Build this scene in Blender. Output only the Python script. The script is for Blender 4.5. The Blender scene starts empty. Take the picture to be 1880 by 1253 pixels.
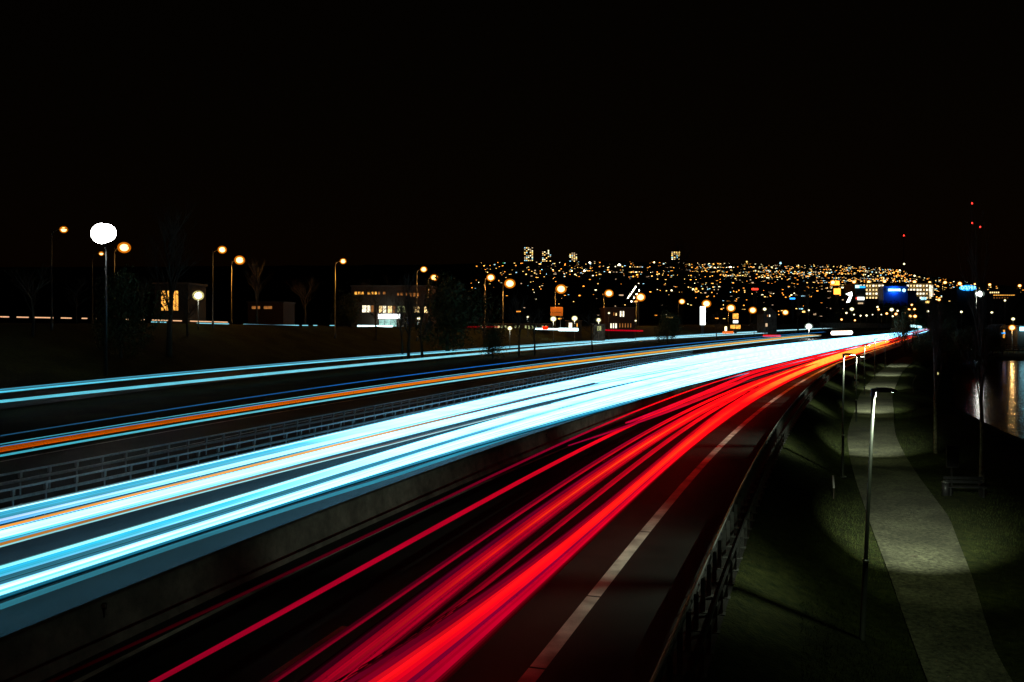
import bpy, math, random
import numpy as np
from mathutils import Vector, Matrix
random.seed(7); RN = np.random.default_rng(7)
SC = bpy.context.scene; COL = SC.collection
# ------------------------------------------------------------------ camera, sky, exposure
H, F, YH = 6.2, 1600.0, 592.0                 # eye height over the motorway, focal length and horizon of the 1880 px frame
cam = bpy.data.cameras.new('camera'); cam.sensor_width = 36; cam.lens = 36*F/1880
cam.shift_y = -(626.5-YH)/1880; cam.clip_start = .1; cam.clip_end = 20000
co = bpy.data.objects.new('camera', cam); COL.objects.link(co)
co.location = (0, 0, H); co.rotation_euler = (math.radians(90), 0, 0); SC.camera = co
W = bpy.data.worlds.new('World'); SC.world = W; W.use_nodes = True
wn = W.node_tree; wn.nodes.clear()
sky = wn.nodes.new('ShaderNodeTexSky'); sky.sky_type = 'NISHITA'; sky.sun_disc = False
sky.sun_elevation = math.radians(1.0); sky.sun_rotation = math.radians(200)
mx = wn.nodes.new('ShaderNodeMix'); mx.data_type = 'RGBA'; mx.blend_type = 'MULTIPLY'; mx.inputs[0].default_value = 1
mx.inputs[7].default_value = (1.0, .52, .22, 1)      # town glow under thin cloud
bg = wn.nodes.new('ShaderNodeBackground'); bg.inputs[1].default_value = .0011
wo = wn.nodes.new('ShaderNodeOutputWorld')
wn.links.new(sky.outputs[0], mx.inputs[6]); wn.links.new(mx.outputs[2], bg.inputs[0]); wn.links.new(bg.outputs[0], wo.inputs[0])
SC.view_settings.view_transform = 'Standard'; SC.view_settings.look = 'None'
SC.view_settings.exposure = 0; SC.view_settings.gamma = 1; SC.view_settings.use_curve_mapping = False
SC.cycles.max_bounces = 4; SC.cycles.diffuse_bounces = 2; SC.cycles.glossy_bounces = 3
SC.cycles.caustics_reflective = False; SC.cycles.caustics_refractive = False
SC.cycles.use_denoising = True

# ------------------------------------------------------------------ materials
def newmat(name):
    m = bpy.data.materials.new(name); m.use_nodes = True; n = m.node_tree; n.nodes.clear()
    o = n.nodes.new('ShaderNodeOutputMaterial'); return m, n, o
def surf(name, a, b, scale=5, rough=.8, metal=0, bump=.3, detail=6, bscale=None, dist=.02, coord='Object', stretch=None, spec=.5, patch=None):
    m, n, o = newmat(name)
    p = n.nodes.new('ShaderNodeBsdfPrincipled'); tc = n.nodes.new('ShaderNodeTexCoord')
    no = n.nodes.new('ShaderNodeTexNoise'); no.inputs['Scale'].default_value = scale; no.inputs['Detail'].default_value = detail
    no.inputs['Roughness'].default_value = .65
    src = tc.outputs[coord]
    if stretch:
        mp = n.nodes.new('ShaderNodeMapping'); mp.inputs['Scale'].default_value = stretch
        n.links.new(src, mp.inputs[0]); src = mp.outputs[0]
    n.links.new(src, no.inputs['Vector'])
    r = n.nodes.new('ShaderNodeValToRGB'); r.color_ramp.elements[0].position = .32; r.color_ramp.elements[1].position = .7
    r.color_ramp.elements[0].color = (*a, 1); r.color_ramp.elements[1].color = (*b, 1)
    n.links.new(no.outputs[0], r.inputs[0]); colour = r.outputs[0]
    if patch:
        n2 = n.nodes.new('ShaderNodeTexNoise'); n2.inputs['Scale'].default_value = patch; n2.inputs['Detail'].default_value = 4
        n.links.new(src, n2.inputs['Vector'])
        mr = n.nodes.new('ShaderNodeMapRange'); mr.inputs[1].default_value = .35; mr.inputs[2].default_value = .68
        mr.inputs[3].default_value = .45; mr.inputs[4].default_value = 1.25
        n.links.new(n2.outputs[0], mr.inputs[0])
        mm = n.nodes.new('ShaderNodeVectorMath'); mm.operation = 'SCALE'
        n.links.new(colour, mm.inputs[0]); n.links.new(mr.outputs[0], mm.inputs['Scale']); colour = mm.outputs[0]
    n.links.new(colour, p.inputs['Base Color'])
    p.inputs['Roughness'].default_value = rough; p.inputs['Metallic'].default_value = metal
    p.inputs['Specular IOR Level'].default_value = spec
    if bump:
        nb = n.nodes.new('ShaderNodeTexNoise'); nb.inputs['Scale'].default_value = bscale or scale*4; nb.inputs['Detail'].default_value = 5
        n.links.new(src, nb.inputs['Vector'])
        bu = n.nodes.new('ShaderNodeBump'); bu.inputs['Strength'].default_value = bump; bu.inputs['Distance'].default_value = dist
        n.links.new(nb.outputs[0], bu.inputs['Height']); n.links.new(bu.outputs[0], p.inputs['Normal'])
    n.links.new(p.outputs[0], o.inputs[0]); return m
def emit(name, col, s, light=False):
    m, n, o = newmat(name); e = n.nodes.new('ShaderNodeEmission')
    e.inputs[0].default_value = (*col, 1); e.inputs[1].default_value = s
    n.links.new(e.outputs[0], o.inputs[0])
    m.cycles.emission_sampling = 'FRONT_BACK' if light else 'NONE'
    return m
def winmat(name, col, s, scale=3.0):
    m, n, o = newmat(name); e = n.nodes.new('ShaderNodeEmission'); tc = n.nodes.new('ShaderNodeTexCoord')
    v = n.nodes.new('ShaderNodeTexNoise'); v.inputs['Scale'].default_value = scale; v.inputs['Detail'].default_value = 3
    r = n.nodes.new('ShaderNodeMapRange'); r.inputs[1].default_value = .3; r.inputs[2].default_value = .7
    r.inputs[3].default_value = s*.35; r.inputs[4].default_value = s*1.5
    n.links.new(tc.outputs['Object'], v.inputs['Vector']); n.links.new(v.outputs[0], r.inputs[0])
    e.inputs[0].default_value = (*col, 1); n.links.new(r.outputs[0], e.inputs[1]); n.links.new(e.outputs[0], o.inputs[0])
    m.cycles.emission_sampling = 'NONE'; return m
M = {}
M['asphalt'] = surf('asphalt', (.006,.0065,.0065), (.030,.030,.029), 60, .7, bump=.8, bscale=90, dist=.02, patch=.35, spec=.3)
M['side_asphalt'] = surf('side_road_asphalt', (.012,.0125,.013), (.045,.045,.044), 30, .65, bump=.5, bscale=60, dist=.015, patch=.3, spec=.1)  # paler, less glossy asphalt for the slip and frontage roads
M['path'] = surf('path_asphalt', (.007,.008,.004), (.17,.17,.105), 9, .8, bump=1, bscale=14, dist=.05, patch=.45, detail=9)
M['grass'] = surf('grass', (.010,.018,.004), (.05,.056,.014), 3.2, .95, bump=1, bscale=14, dist=.12, spec=.15, patch=.25)
M['blade'] = surf('grass_blade', (.015,.03,.006), (.06,.075,.018), 2.0, .9, bump=0, spec=.2)
M['paint'] = surf('road_paint', (.66,.67,.61), (.86,.86,.8), 26, .6, bump=.35, bscale=60, dist=.006, patch=1.1)
M['concrete'] = surf('concrete', (.08,.085,.078), (.19,.19,.175), 2.5, .85, bump=.35, bscale=22, patch=.6)
M['steel'] = surf('galvanised_steel', (.28,.3,.31), (.5,.52,.52), 9, .42, metal=.65, bump=.08)
M['dark_steel'] = surf('dark_steel', (.02,.022,.024), (.05,.05,.052), 8, .45, metal=.4, bump=.05)
M['pole'] = surf('pole_steel', (.08,.085,.085), (.17,.175,.17), 6, .4, metal=.5, bump=.05)
M['bark'] = surf('bark', (.025,.02,.014), (.12,.1,.07), 4, .95, bump=.9, bscale=12, dist=.05, stretch=(1,1,.25))
M['birch'] = surf('birch_bark', (.04,.035,.025), (.42,.4,.32), 3, .85, bump=.6, bscale=9, dist=.03, stretch=(1,1,1.6))
M['leaf'] = surf('leaf', (.02,.035,.008), (.08,.1,.025), 1.5, .7, bump=0)
M['wall'] = surf('dark_render_wall', (.012,.011,.01), (.03,.027,.024), 1.2, .9, bump=.1)
M['brick'] = surf('brown_brick_wall', (.035,.018,.012), (.08,.042,.028), 3, .9, bump=.2)
M['roof'] = surf('roof_tile', (.05,.04,.035), (.1,.08,.07), 3, .85, bump=.2)
M['frame'] = surf('window_frame', (.04,.04,.04), (.08,.08,.08), 5, .6, bump=0)
M['blueface'] = surf('blue_panel', (.02,.07,.3), (.03,.1,.42), 2, .5, bump=0)
M['orangeboard'] = surf('orange_board', (.75,.26,.02), (.85,.32,.03), 1, .6, bump=0)
M['black'] = surf('black_print', (.01,.01,.01), (.02,.02,.02), 3, .6, bump=0)
M['white'] = surf('white_post', (.6,.6,.56), (.8,.8,.76), 8, .6, bump=.05)
def bowl_halo(name, col, s, a):  # see-through lamp bowl whose own emission stands in for the halo
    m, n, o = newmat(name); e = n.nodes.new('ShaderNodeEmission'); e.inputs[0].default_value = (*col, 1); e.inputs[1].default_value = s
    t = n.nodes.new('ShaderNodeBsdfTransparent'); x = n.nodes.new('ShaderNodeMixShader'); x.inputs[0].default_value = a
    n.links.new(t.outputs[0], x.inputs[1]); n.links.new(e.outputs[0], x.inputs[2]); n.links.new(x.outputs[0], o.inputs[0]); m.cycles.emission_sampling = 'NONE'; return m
M['orange_glass'] = bowl_halo('sodium_bowl_halo', (1, .24, .005), .85, .45)
M['orange_glass_core'] = emit('sodium_lamp_core', (1, .62, .2), 14)
M['warm_glass'] = bowl_halo('warm_bowl_halo', (.9, .8, .3), .9, .5)
M['warm_glass_core'] = emit('warm_lamp_core', (1, .95, .7), 14)
M['white_glass'] = bowl_halo('white_bowl_halo', (.75, 1, .8), .5, .24)
M['white_glass_core'] = emit('white_lamp_core', (1, 1, .96), 30)
M['red_glass'] = emit('red_beacon_glass', (1, .03, .02), 6)
M['blue_sign'] = emit('blue_neon', (.02, .32, 1), 2.4)
M['cyan_sign'] = emit('cyan_white_neon', (.35, .85, 1), 3.2)
M['white_sign'] = emit('white_sign_light', (.93, 1, .97), 4)
M['red_sign'] = emit('red_neon', (1, .04, .02), 2.6)
M['shop'] = winmat('shop_window_light', (.45, .85, .75), .9, 1.4)
M['win_warm'] = winmat('warm_window', (1, .68, .28), 1.7, 1.0)
M['win_orange'] = winmat('orange_window', (1, .42, .06), 1.5, 1.6)
M['win_dim'] = winmat('dim_orange_window', (1, .36, .08), .35, 1.2)
M['win_white'] = winmat('white_window', (1, .88, .62), 2.0, 1.0)
M['win_green'] = winmat('greenish_window', (.75, .8, .35), .6, 1.5)
M['c_warm'] = emit('town_light_warm', (1, .62, .16), 2.4)
M['c_orange'] = emit('town_light_orange', (1, .34, .04), 3.2)
M['c_white'] = emit('town_light_white', (1, .9, .5), 2.8)
M['c_cyan'] = emit('town_light_cool', (.45, .85, 1), 1.6)
M['c_dim'] = emit('town_light_dim', (.9, .62, .35), .9)
def trailmat(name, dash=0.0, duty=.5):
    m, n, o = newmat(name); e = n.nodes.new('ShaderNodeEmission'); a = n.nodes.new('ShaderNodeAttribute'); a.attribute_name = 'glow'
    n.links.new(a.outputs['Color'], e.inputs[0]); s = 1.0
    # uneven brightness along the length, from lamps bobbing over the road
    uv = n.nodes.new('ShaderNodeUVMap'); uv.uv_map = 'run'
    sp = n.nodes.new('ShaderNodeSeparateXYZ'); n.links.new(uv.outputs[0], sp.inputs[0])
    no = n.nodes.new('ShaderNodeTexNoise'); no.inputs['Scale'].default_value = .35; no.inputs['Detail'].default_value = 2
    n.links.new(uv.outputs[0], no.inputs['Vector'])
    mr = n.nodes.new('ShaderNodeMapRange'); mr.inputs[1].default_value = .3; mr.inputs[2].default_value = .7
    mr.inputs[3].default_value = .82; mr.inputs[4].default_value = 1.15; n.links.new(no.outputs[0], mr.inputs[0])
    out = mr.outputs[0]
    if dash:
        d = n.nodes.new('ShaderNodeMath'); d.operation = 'DIVIDE'; d.inputs[1].default_value = dash; n.links.new(sp.outputs[0], d.inputs[0])
        f = n.nodes.new('ShaderNodeMath'); f.operation = 'FRACT'; n.links.new(d.outputs[0], f.inputs[0])
        l = n.nodes.new('ShaderNodeMath'); l.operation = 'LESS_THAN'; l.inputs[1].default_value = duty; n.links.new(f.outputs[0], l.inputs[0])
        q = n.nodes.new('ShaderNodeMath'); q.operation = 'MULTIPLY'; n.links.new(out, q.inputs[0]); n.links.new(l.outputs[0], q.inputs[1]); out = q.outputs[0]
    n.links.new(out, e.inputs[1]); n.links.new(e.outputs[0], o.inputs[0])
    return m
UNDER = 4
M['underside'] = surf('tube_underside', (.02,.0,.0), (.03,.0,.0), 3, .8, bump=0)  # unlit lower tube faces, added to keep red light off the road
M['trail'] = trailmat('headlamp_light'); M['trail'].cycles.emission_sampling = 'FRONT_BACK'
M['trail_speck'] = trailmat('broken_lamp_light', 9.0, .55); M['trail_speck'].cycles.emission_sampling = 'NONE'
M['trail_thin'] = trailmat('thin_lamp_light'); M['trail_thin'].cycles.emission_sampling = 'NONE'
M['trail_dash'] = trailmat('flickering_lamp_light', .06, .5); M['trail_dash'].cycles.emission_sampling = 'NONE'
m, n, o = newmat('river_water'); p = n.nodes.new('ShaderNodeBsdfPrincipled')
p.inputs['Base Color'].default_value = (.006,.01,.012,1); p.inputs['Roughness'].default_value = .13; p.inputs['IOR'].default_value = 1.33
tc = n.nodes.new('ShaderNodeTexCoord'); mp = n.nodes.new('ShaderNodeMapping'); mp.inputs['Scale'].default_value = (.6, .6, 1)
nz = n.nodes.new('ShaderNodeTexNoise'); nz.inputs['Scale'].default_value = 1.6; nz.inputs['Detail'].default_value = 4
bu = n.nodes.new('ShaderNodeBump'); bu.inputs['Strength'].default_value = .5; bu.inputs['Distance'].default_value = .08
n.links.new(tc.outputs['Object'], mp.inputs[0]); n.links.new(mp.outputs[0], nz.inputs['Vector']); n.links.new(nz.outputs[0], bu.inputs['Height'])
n.links.new(bu.outputs[0], p.inputs['Normal']); n.links.new(p.outputs[0], o.inputs[0]); M['water'] = m

# ------------------------------------------------------------------ helpers
def tag(o, label=None, cat=None, group=None, kind=None):
    if label: o['label'] = label
    if cat: o['category'] = cat
    if group: o['group'] = group
    if kind: o['kind'] = kind
    return o
def empty(name, loc=(0,0,0), label=None, cat=None, group=None, rz=0):
    o = bpy.data.objects.new(name, None); o.empty_display_size = .3; COL.objects.link(o); o.location = loc; o.rotation_euler[2] = rz
    return tag(o, label, cat, group)
class MB:
    def __init__(s): s.v = []; s.f = []; s.mi = []; s.k = 0
    def add(s, vs, fs):
        b = len(s.v); s.v += [tuple(map(float, v)) for v in vs]; s.f += [tuple(b+i for i in f) for f in fs]; s.mi += [s.k]*len(fs); return s
    def box(s, c, d, rz=0, taper=1.0):
        cx, cy, cz = c; dx, dy, dz = (q/2 for q in d); cr, sr = math.cos(rz), math.sin(rz); vs = []
        for z, t in ((-dz, 1), (dz, taper)):
            for x, y in ((-dx,-dy),(dx,-dy),(dx,dy),(-dx,dy)):
                x *= t; y *= t; vs.append((cx+x*cr-y*sr, cy+x*sr+y*cr, cz+z))
        return s.add(vs, [(3,2,1,0),(4,5,6,7),(0,1,5,4),(1,2,6,5),(2,3,7,6),(3,0,4,7)])
    def tube(s, pts, rs, n=8, caps=True):
        pts = [Vector(p) for p in pts]; rs = rs if hasattr(rs, '__len__') else [rs]*len(pts); vs = []; fs = []
        for i, p in enumerate(pts):
            t = (pts[min(i+1, len(pts)-1)]-pts[max(i-1, 0)]).normalized()
            u = t.cross(Vector((0,0,1)));  u = u if u.length > .05 else t.cross(Vector((0,1,0))); u.normalize(); w = u.cross(t)
            for k in range(n):
                a = 2*math.pi*k/n; vs.append(p+(u*math.cos(a)+w*math.sin(a))*rs[i])
        for i in range(len(pts)-1):
            for k in range(n):
                k2 = (k+1)%n; fs.append((i*n+k, i*n+k2, (i+1)*n+k2, (i+1)*n+k))
        if caps: fs.append(tuple(range(n))[::-1]); fs.append(tuple((len(pts)-1)*n+k for k in range(n)))
        return s.add(vs, fs)
    def ball(s, c, r, n=10, m=6, z0=-1.0, z1=1.0):
        rx, ry, rz = r if hasattr(r, '__len__') else (r,)*3; vs = []; fs = []
        for j in range(m+1):
            zz = z0+(z1-z0)*.5*(1-math.cos(math.pi*j/m)); q = math.sqrt(max(0, 1-zz*zz))
            for k in range(n):
                a = 2*math.pi*k/n; vs.append((c[0]+rx*q*math.cos(a), c[1]+ry*q*math.sin(a), c[2]+rz*zz))
        for j in range(m):
            for k in range(n): fs.append((j*n+k, j*n+(k+1)%n, (j+1)*n+(k+1)%n, (j+1)*n+k))
        fs.append(tuple(range(n))[::-1]); fs.append(tuple(m*n+k for k in range(n)))
        return s.add(vs, fs)
    def sweep(s, path, prof, closed=False):
        """path: list of (point, right-vector); prof: list of (off, z)"""
        n = len(prof); vs = []; fs = []
        for p, r in path:
            for o_, z_ in prof: vs.append((p[0]+r[0]*o_, p[1]+r[1]*o_, p[2]+z_))
        for i in range(len(path)-1):
            for k in range(n if closed else n-1):
                k2 = (k+1)%n; fs.append((i*n+k, i*n+k2, (i+1)*n+k2, (i+1)*n+k))
        if closed: fs.append(tuple(range(n))); fs.append(tuple((len(path)-1)*n+k for k in range(n))[::-1])
        return s.add(vs, fs)
    def mesh(s, name, mats, smooth=False):
        me = bpy.data.meshes.new(name); me.from_pydata(s.v, [], s.f)
        for m in (mats if isinstance(mats, list) else [mats]): me.materials.append(m)
        if any(s.mi): me.polygons.foreach_set('material_index', s.mi)
        if smooth: me.polygons.foreach_set('use_smooth', [True]*len(me.polygons))
        me.update(); return me
    def build(s, name, mats, parent=None, smooth=False):
        return link(name, s.mesh(name, mats, smooth), parent)
def link(name, me, parent=None, loc=None, rz=0):
    o = bpy.data.objects.new(name, me); COL.objects.link(o)
    if parent: o.parent = parent
    if loc is not None: o.location = loc
    if rz: o.rotation_euler[2] = rz
    return o
def copy_tree(o, parent=None):
    c = o.copy(); COL.objects.link(c); c.parent = parent
    for ch in list(o.children): copy_tree(ch, c)
    return c
def struct(name, mb, mat, smooth=False): return tag(mb.build(name, mat, smooth=smooth), kind='structure')

# ------------------------------------------------------------------ the motorway's line: barrier curve, then sideways offsets
CA, CB, CC, CL = -25.117, .51952, 12.8418, 40.0
def RX(y): return CA+CB*y+CC*math.exp(-y/CL)
def RM(y): return CB-CC/CL*math.exp(-y/CL)
def pt(s, off, z=0.0):
    m = RM(s); q = math.hypot(1, m); return Vector((RX(s)+off/q, s-off*m/q, z))
def rv(s):
    m = RM(s); q = math.hypot(1, m); return (1/q, -m/q, 0)
def so(x, y):
    t = y
    for _ in range(60):
        m = RM(t); t += ((x-RX(t))*m+(y-t))/(1+m*m)*.8
    m = RM(t); return t, ((x-RX(t))-m*(y-t))/math.hypot(1, m)
def gp(px, py, z):                      # where the sight line meets the level z
    d = (H-z)*F/(py-YH); return (px-940)/F*d, d
def at(px, py, D): return Vector(((px-940)/F*D, D, H-(py-YH)*D/F))
def hermite(xs, ys):
    xs = np.log(np.array(xs, float)+25); ys = np.array(ys, float)
    o_ = np.argsort(xs); xs = xs[o_]; ys = ys[o_]
    k = np.r_[True, np.diff(xs) > 1e-4]; xs = xs[k]; ys = ys[k]
    if len(xs) == 1: return lambda s: float(ys[0])
    d = np.diff(ys)/np.diff(xs); t = np.zeros(len(xs))
    for i in range(1, len(xs)-1): t[i] = 0 if d[i-1]*d[i] <= 0 else 2*d[i-1]*d[i]/(d[i-1]+d[i])
    def f(s):
        x = math.log(max(s, -20)+25)
        if x <= xs[0]: return float(ys[0])
        if x >= xs[-1]: return float(ys[-1])
        i = int(np.searchsorted(xs, x)-1); h = xs[i+1]-xs[i]; u = (x-xs[i])/h
        return float((2*u**3-3*u*u+1)*ys[i]+(u**3-2*u*u+u)*h*t[i]+(-2*u**3+3*u*u)*ys[i+1]+(u**3-u*u)*h*t[i+1])
    return f
def lane(z, pix):                        # offset as a function of the distance along the motorway, read off at level z
    q = [so(*gp(px, py, z)) for px, py in pix]
    S = np.array([a for a, b in q]); O = np.array([b for a, b in q]); dg = 3 if len(q) >= 7 else 2 if len(q) >= 4 else 1
    c = np.polyfit(np.log(S+25), O, dg, w=1/S); lo, hi = S.min()*.55, S.max()
    return lambda s: float(np.polyval(c, math.log(min(max(s, lo), hi)+25)))
def stations(s0, s1, near=.8, grow=.018):
    s = s0; out = []
    while s < s1: out.append(s); s += near+max(0, s)*grow
    return out+[s1]
EDGE = lane(0, [(968,1253),(1088,1094),(1182,978),(1247,903),(1315,832),(1388,759),(1443,717),(1494,688),(1539,667)])
RAIL = lane(.75, [(1204,1248),(1234,1178),(1288,1047),(1347,924),(1388,850),(1420,793),(1454,740),(1500,694),(1540,668)])
MED = lane(.85, [(0,902),(500,801),(719,757),(1000,700),(1250,655)])
REAR = lane(.85, [(98,855),(500,778),(719,742),(1000,688),(1250,648)])
SLIP = lane(1.2, [(0,825),(500,748),(719,714),(1000,665),(1300,634),(1500,618)])
LROAD = lane(.7, [(0,717),(500,674),(1000,632),(1300,613),(1640,600)])
PATHL = hermite([-5, 20, 30, 41, 57, 66, 80, 95, 110, 130, 155], [15.6,15.5,15.3,14.7,13.5,12.9,12.4,11.7,11.4,10.9,10.7])
def pathz(s): return float(np.interp(s, [-10,60,70,90,110,135,160,200], [-1.5,-1.5,-1.42,-1.15,-.95,-.95,-1.0,-1.2]))
def plat(s): return 4.5+1.5*min(1, max(0, (190-s)/100))
def banks(s): return float(np.interp(s, [0,70,110,200,260], [28,27,19.5,19,19]))
def groundz(s, off):                     # height of the land
    L = LROAD(s)-5; r = RAIL(s)+.6; p = PATHL(s)-.5; pz = pathz(s)-.1
    if off < 0:
        return float(np.interp(-off, [0, -L, -L+16, -L+60, 3000], [-.1, -.1, plat(s), plat(s)+.1, plat(s)+.5]))
    b = banks(s); deep = -5.5 if 45 < s < 232 else -3.0
    if s > 222: deep = float(np.interp(s, [222, 240], [-5.5, -2.6]))
    xs = [0, r, max(p, r+1.2), p+4.6, max(b-4, p+5.2), b+5, 3000]
    return float(np.interp(off, xs, [-.1, -.1, pz, pz, pz-.15, deep, deep]))
def gz(x, y): return groundz(*so(x, y))
# ground in one sheet along the motorway, then the far land
st = stations(-14, 1500, 1.0, .03); mb = MB(); rows = []
for s in st:
    L = LROAD(s)-5; r = RAIL(s)+.6; p = PATHL(s)-.5; b = banks(s)
    offs = [-700, -420, -260, L-60, L-40, L-28, L-20, L-16, L-11, L-6, L-2, L, L+4, -38, -30, -15, 0, r, r+.6, max(p, r+1.2), p+1.2, p+3.4, p+4.6, p+5.8, b-4.5, b-2, b, b+2, b+5, 60, 110, 200, 400, 700]
    rows.append(sorted(offs))
vs = []
for s, offs in zip(st, rows):
    for q in offs:
        P = pt(s, q, groundz(s, q)+(RN.normal()*.05 if (q < LROAD(s)-7 or q > PATHL(s)+4) else 0)); vs.append(P)
n = len(rows[0]); fs = [(i*n+k, i*n+k+1, (i+1)*n+k+1, (i+1)*n+k) for i in range(len(st)-1) for k in range(n-1)]
mb.add(vs, fs); struct('ground', mb, M['grass'], True)
# far land: the valley floor and the hill the town climbs
GD = np.array([0, 800, 1100, 1500, 2000, 2600, 3400, 4600, 7000]); GG = np.array([0, 0, .06, .16, .33, .58, 1.0, 1.12, 1.0])
def hillz(x, D):
    px = 940+1600*x/max(D, 1); top = float(np.interp(px, [-3000,0,800,1000,1300,1550,1650,1700,1800,1880,2400,6000], [200,225,235,250,240,232,215,190,160,145,120,100]))
    return -4+top*float(np.interp(D, GD, GG))
mb = MB(); rr = np.r_[np.linspace(750, 4800, 60), 5600, 7000]; aa = np.radians(np.linspace(-75, 75, 90)); vs = []
for r_ in rr:
    for a in aa:
        x, y = r_*math.sin(a), r_*math.cos(a); vs.append((x, y, hillz(x, y)+(RN.normal()*1.5 if r_ > 1200 else 0)))
n = len(aa); fs = [(i*n+k, i*n+k+1, (i+1)*n+k+1, (i+1)*n+k) for i in range(len(rr)-1) for k in range(n-1)]
mb.add(vs, fs); struct('hills', mb, M['grass'], True)
# river
mb = MB(); ws = stations(-14, 236, 6, .02)
mb.sweep([(pt(s, 0), rv(s)) for s in ws], [(17.5, -3.5), (700, -3.5)]); struct('river', mb, M['water'])
# road surfaces
def ribbon(name, s0, s1, fa, fb, z, mat, near=.8):
    mb = MB(); vs = []; ss = stations(s0, s1, near)
    for s in ss:
        zz = z(s) if callable(z) else z; vs += [pt(s, fa(s), zz), pt(s, fb(s), zz)]
    mb.add(vs, [(2*i, 2*i+1, 2*i+3, 2*i+2) for i in range(len(ss)-1)]); return struct(name, mb, mat)
ribbon('motorway', -12, 1400, lambda s: MED(s)-.2, lambda s: RAIL(s)+.5, 0, M['asphalt'])
ribbon('slip_road', -12, 1400, lambda s: SLIP(s)-4.5, lambda s: MED(s)-.25, -.02, M['side_asphalt'])
ribbon('frontage_road', -5, 1300, lambda s: LROAD(s)-4, lambda s: LROAD(s)+6, -.02, M['side_asphalt'])
ribbon('footpath', -12, 190, lambda s: PATHL(s), lambda s: PATHL(s)+float(np.interp(s, [10,26,33,41], [1.6,1.75,2.4,3.05])), pathz, M['path'])  # near part narrowed to its lit strip, grass standing in for the unlit side
# painted lines
def line(mb, f, w, s0, s1, on=None, off=0, z=.004, step=.8):
    s = s0
    while s < s1:
        e = min(s+(on or s1), s1); ss = list(np.arange(s, e, step))+[e]
        mb.sweep([(pt(q, f(q)), rv(q)) for q in ss], [(-w/2, z), (w/2, z)])
        s = e+off
mb = MB(); ss = 4.0; k = 0
for L_ in [14.62, 18.1, 22.35, 28.6, 40, 55, 75, 100, 140, 210, 320, 500]:        # the edge line is cut at the deck joints
    line(mb, lambda q: EDGE(q), .30, ss, L_); ss = L_+.05+L_*.001
struct('edge_line', mb, M['paint'])
mb = MB(); line(mb, lambda q: 4.05*EDGE(q)/8.4, .13, 4, 260, 3.0, 9.0); line(mb, lambda q: -4.9*MED(q)/-11.3, .13, 4, 260, 3.0, 9.0); struct('lane_line', mb, M['paint'])
mb = MB(); line(mb, lambda q: .95, .15, 4, 300); line(mb, lambda q: -.95, .2, 4, 300); line(mb, lambda q: MED(q)+.75, .2, 4, 300, z=.004); struct('inner_line', mb, M['paint'])
mb = MB(); line(mb, lambda q: SLIP(q)+.7, .15, 10, 300, z=-.014); line(mb, lambda q: SLIP(q)-4.0, .15, 10, 300, z=-.014); struct('slip_road_line', mb, M['paint'])

# ------------------------------------------------------------------ concrete median barrier
bar = MB(); sb = stations(-10, 900, 1.0, .02)
bar.sweep([(pt(s, 0), rv(s)) for s in sb], [(-.33,0),(-.30,.09),(-.17,.3),(-.12,.83),(-.09,.86),(.09,.86),(.12,.83),(.17,.3),(.30,.09),(.33,0)])
bar = tag(bar.build('concrete_barrier', M['concrete']), 'long grey concrete barrier between the blue-white and the red traffic lights', 'barrier')
mb = MB(); mb.box((0,0,.06), (.05,.03,.24)); mb.box((.0,0,.16), (.12,.04,.12)); brk = mb.mesh('bracket', M['dark_steel'])
mb = MB(); mb.box((.005,-.025,.17), (.08,.012,.08)); lens = mb.mesh('reflector', M['white'])
for px, py in [(190,1128), (978,800), (1209,718), (1311,690)]:
    s, o_ = so(*gp(px, py, .6)); b = link('bracket', brk, bar, pt(s, .14, .6)); link('reflector', lens, b)
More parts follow.
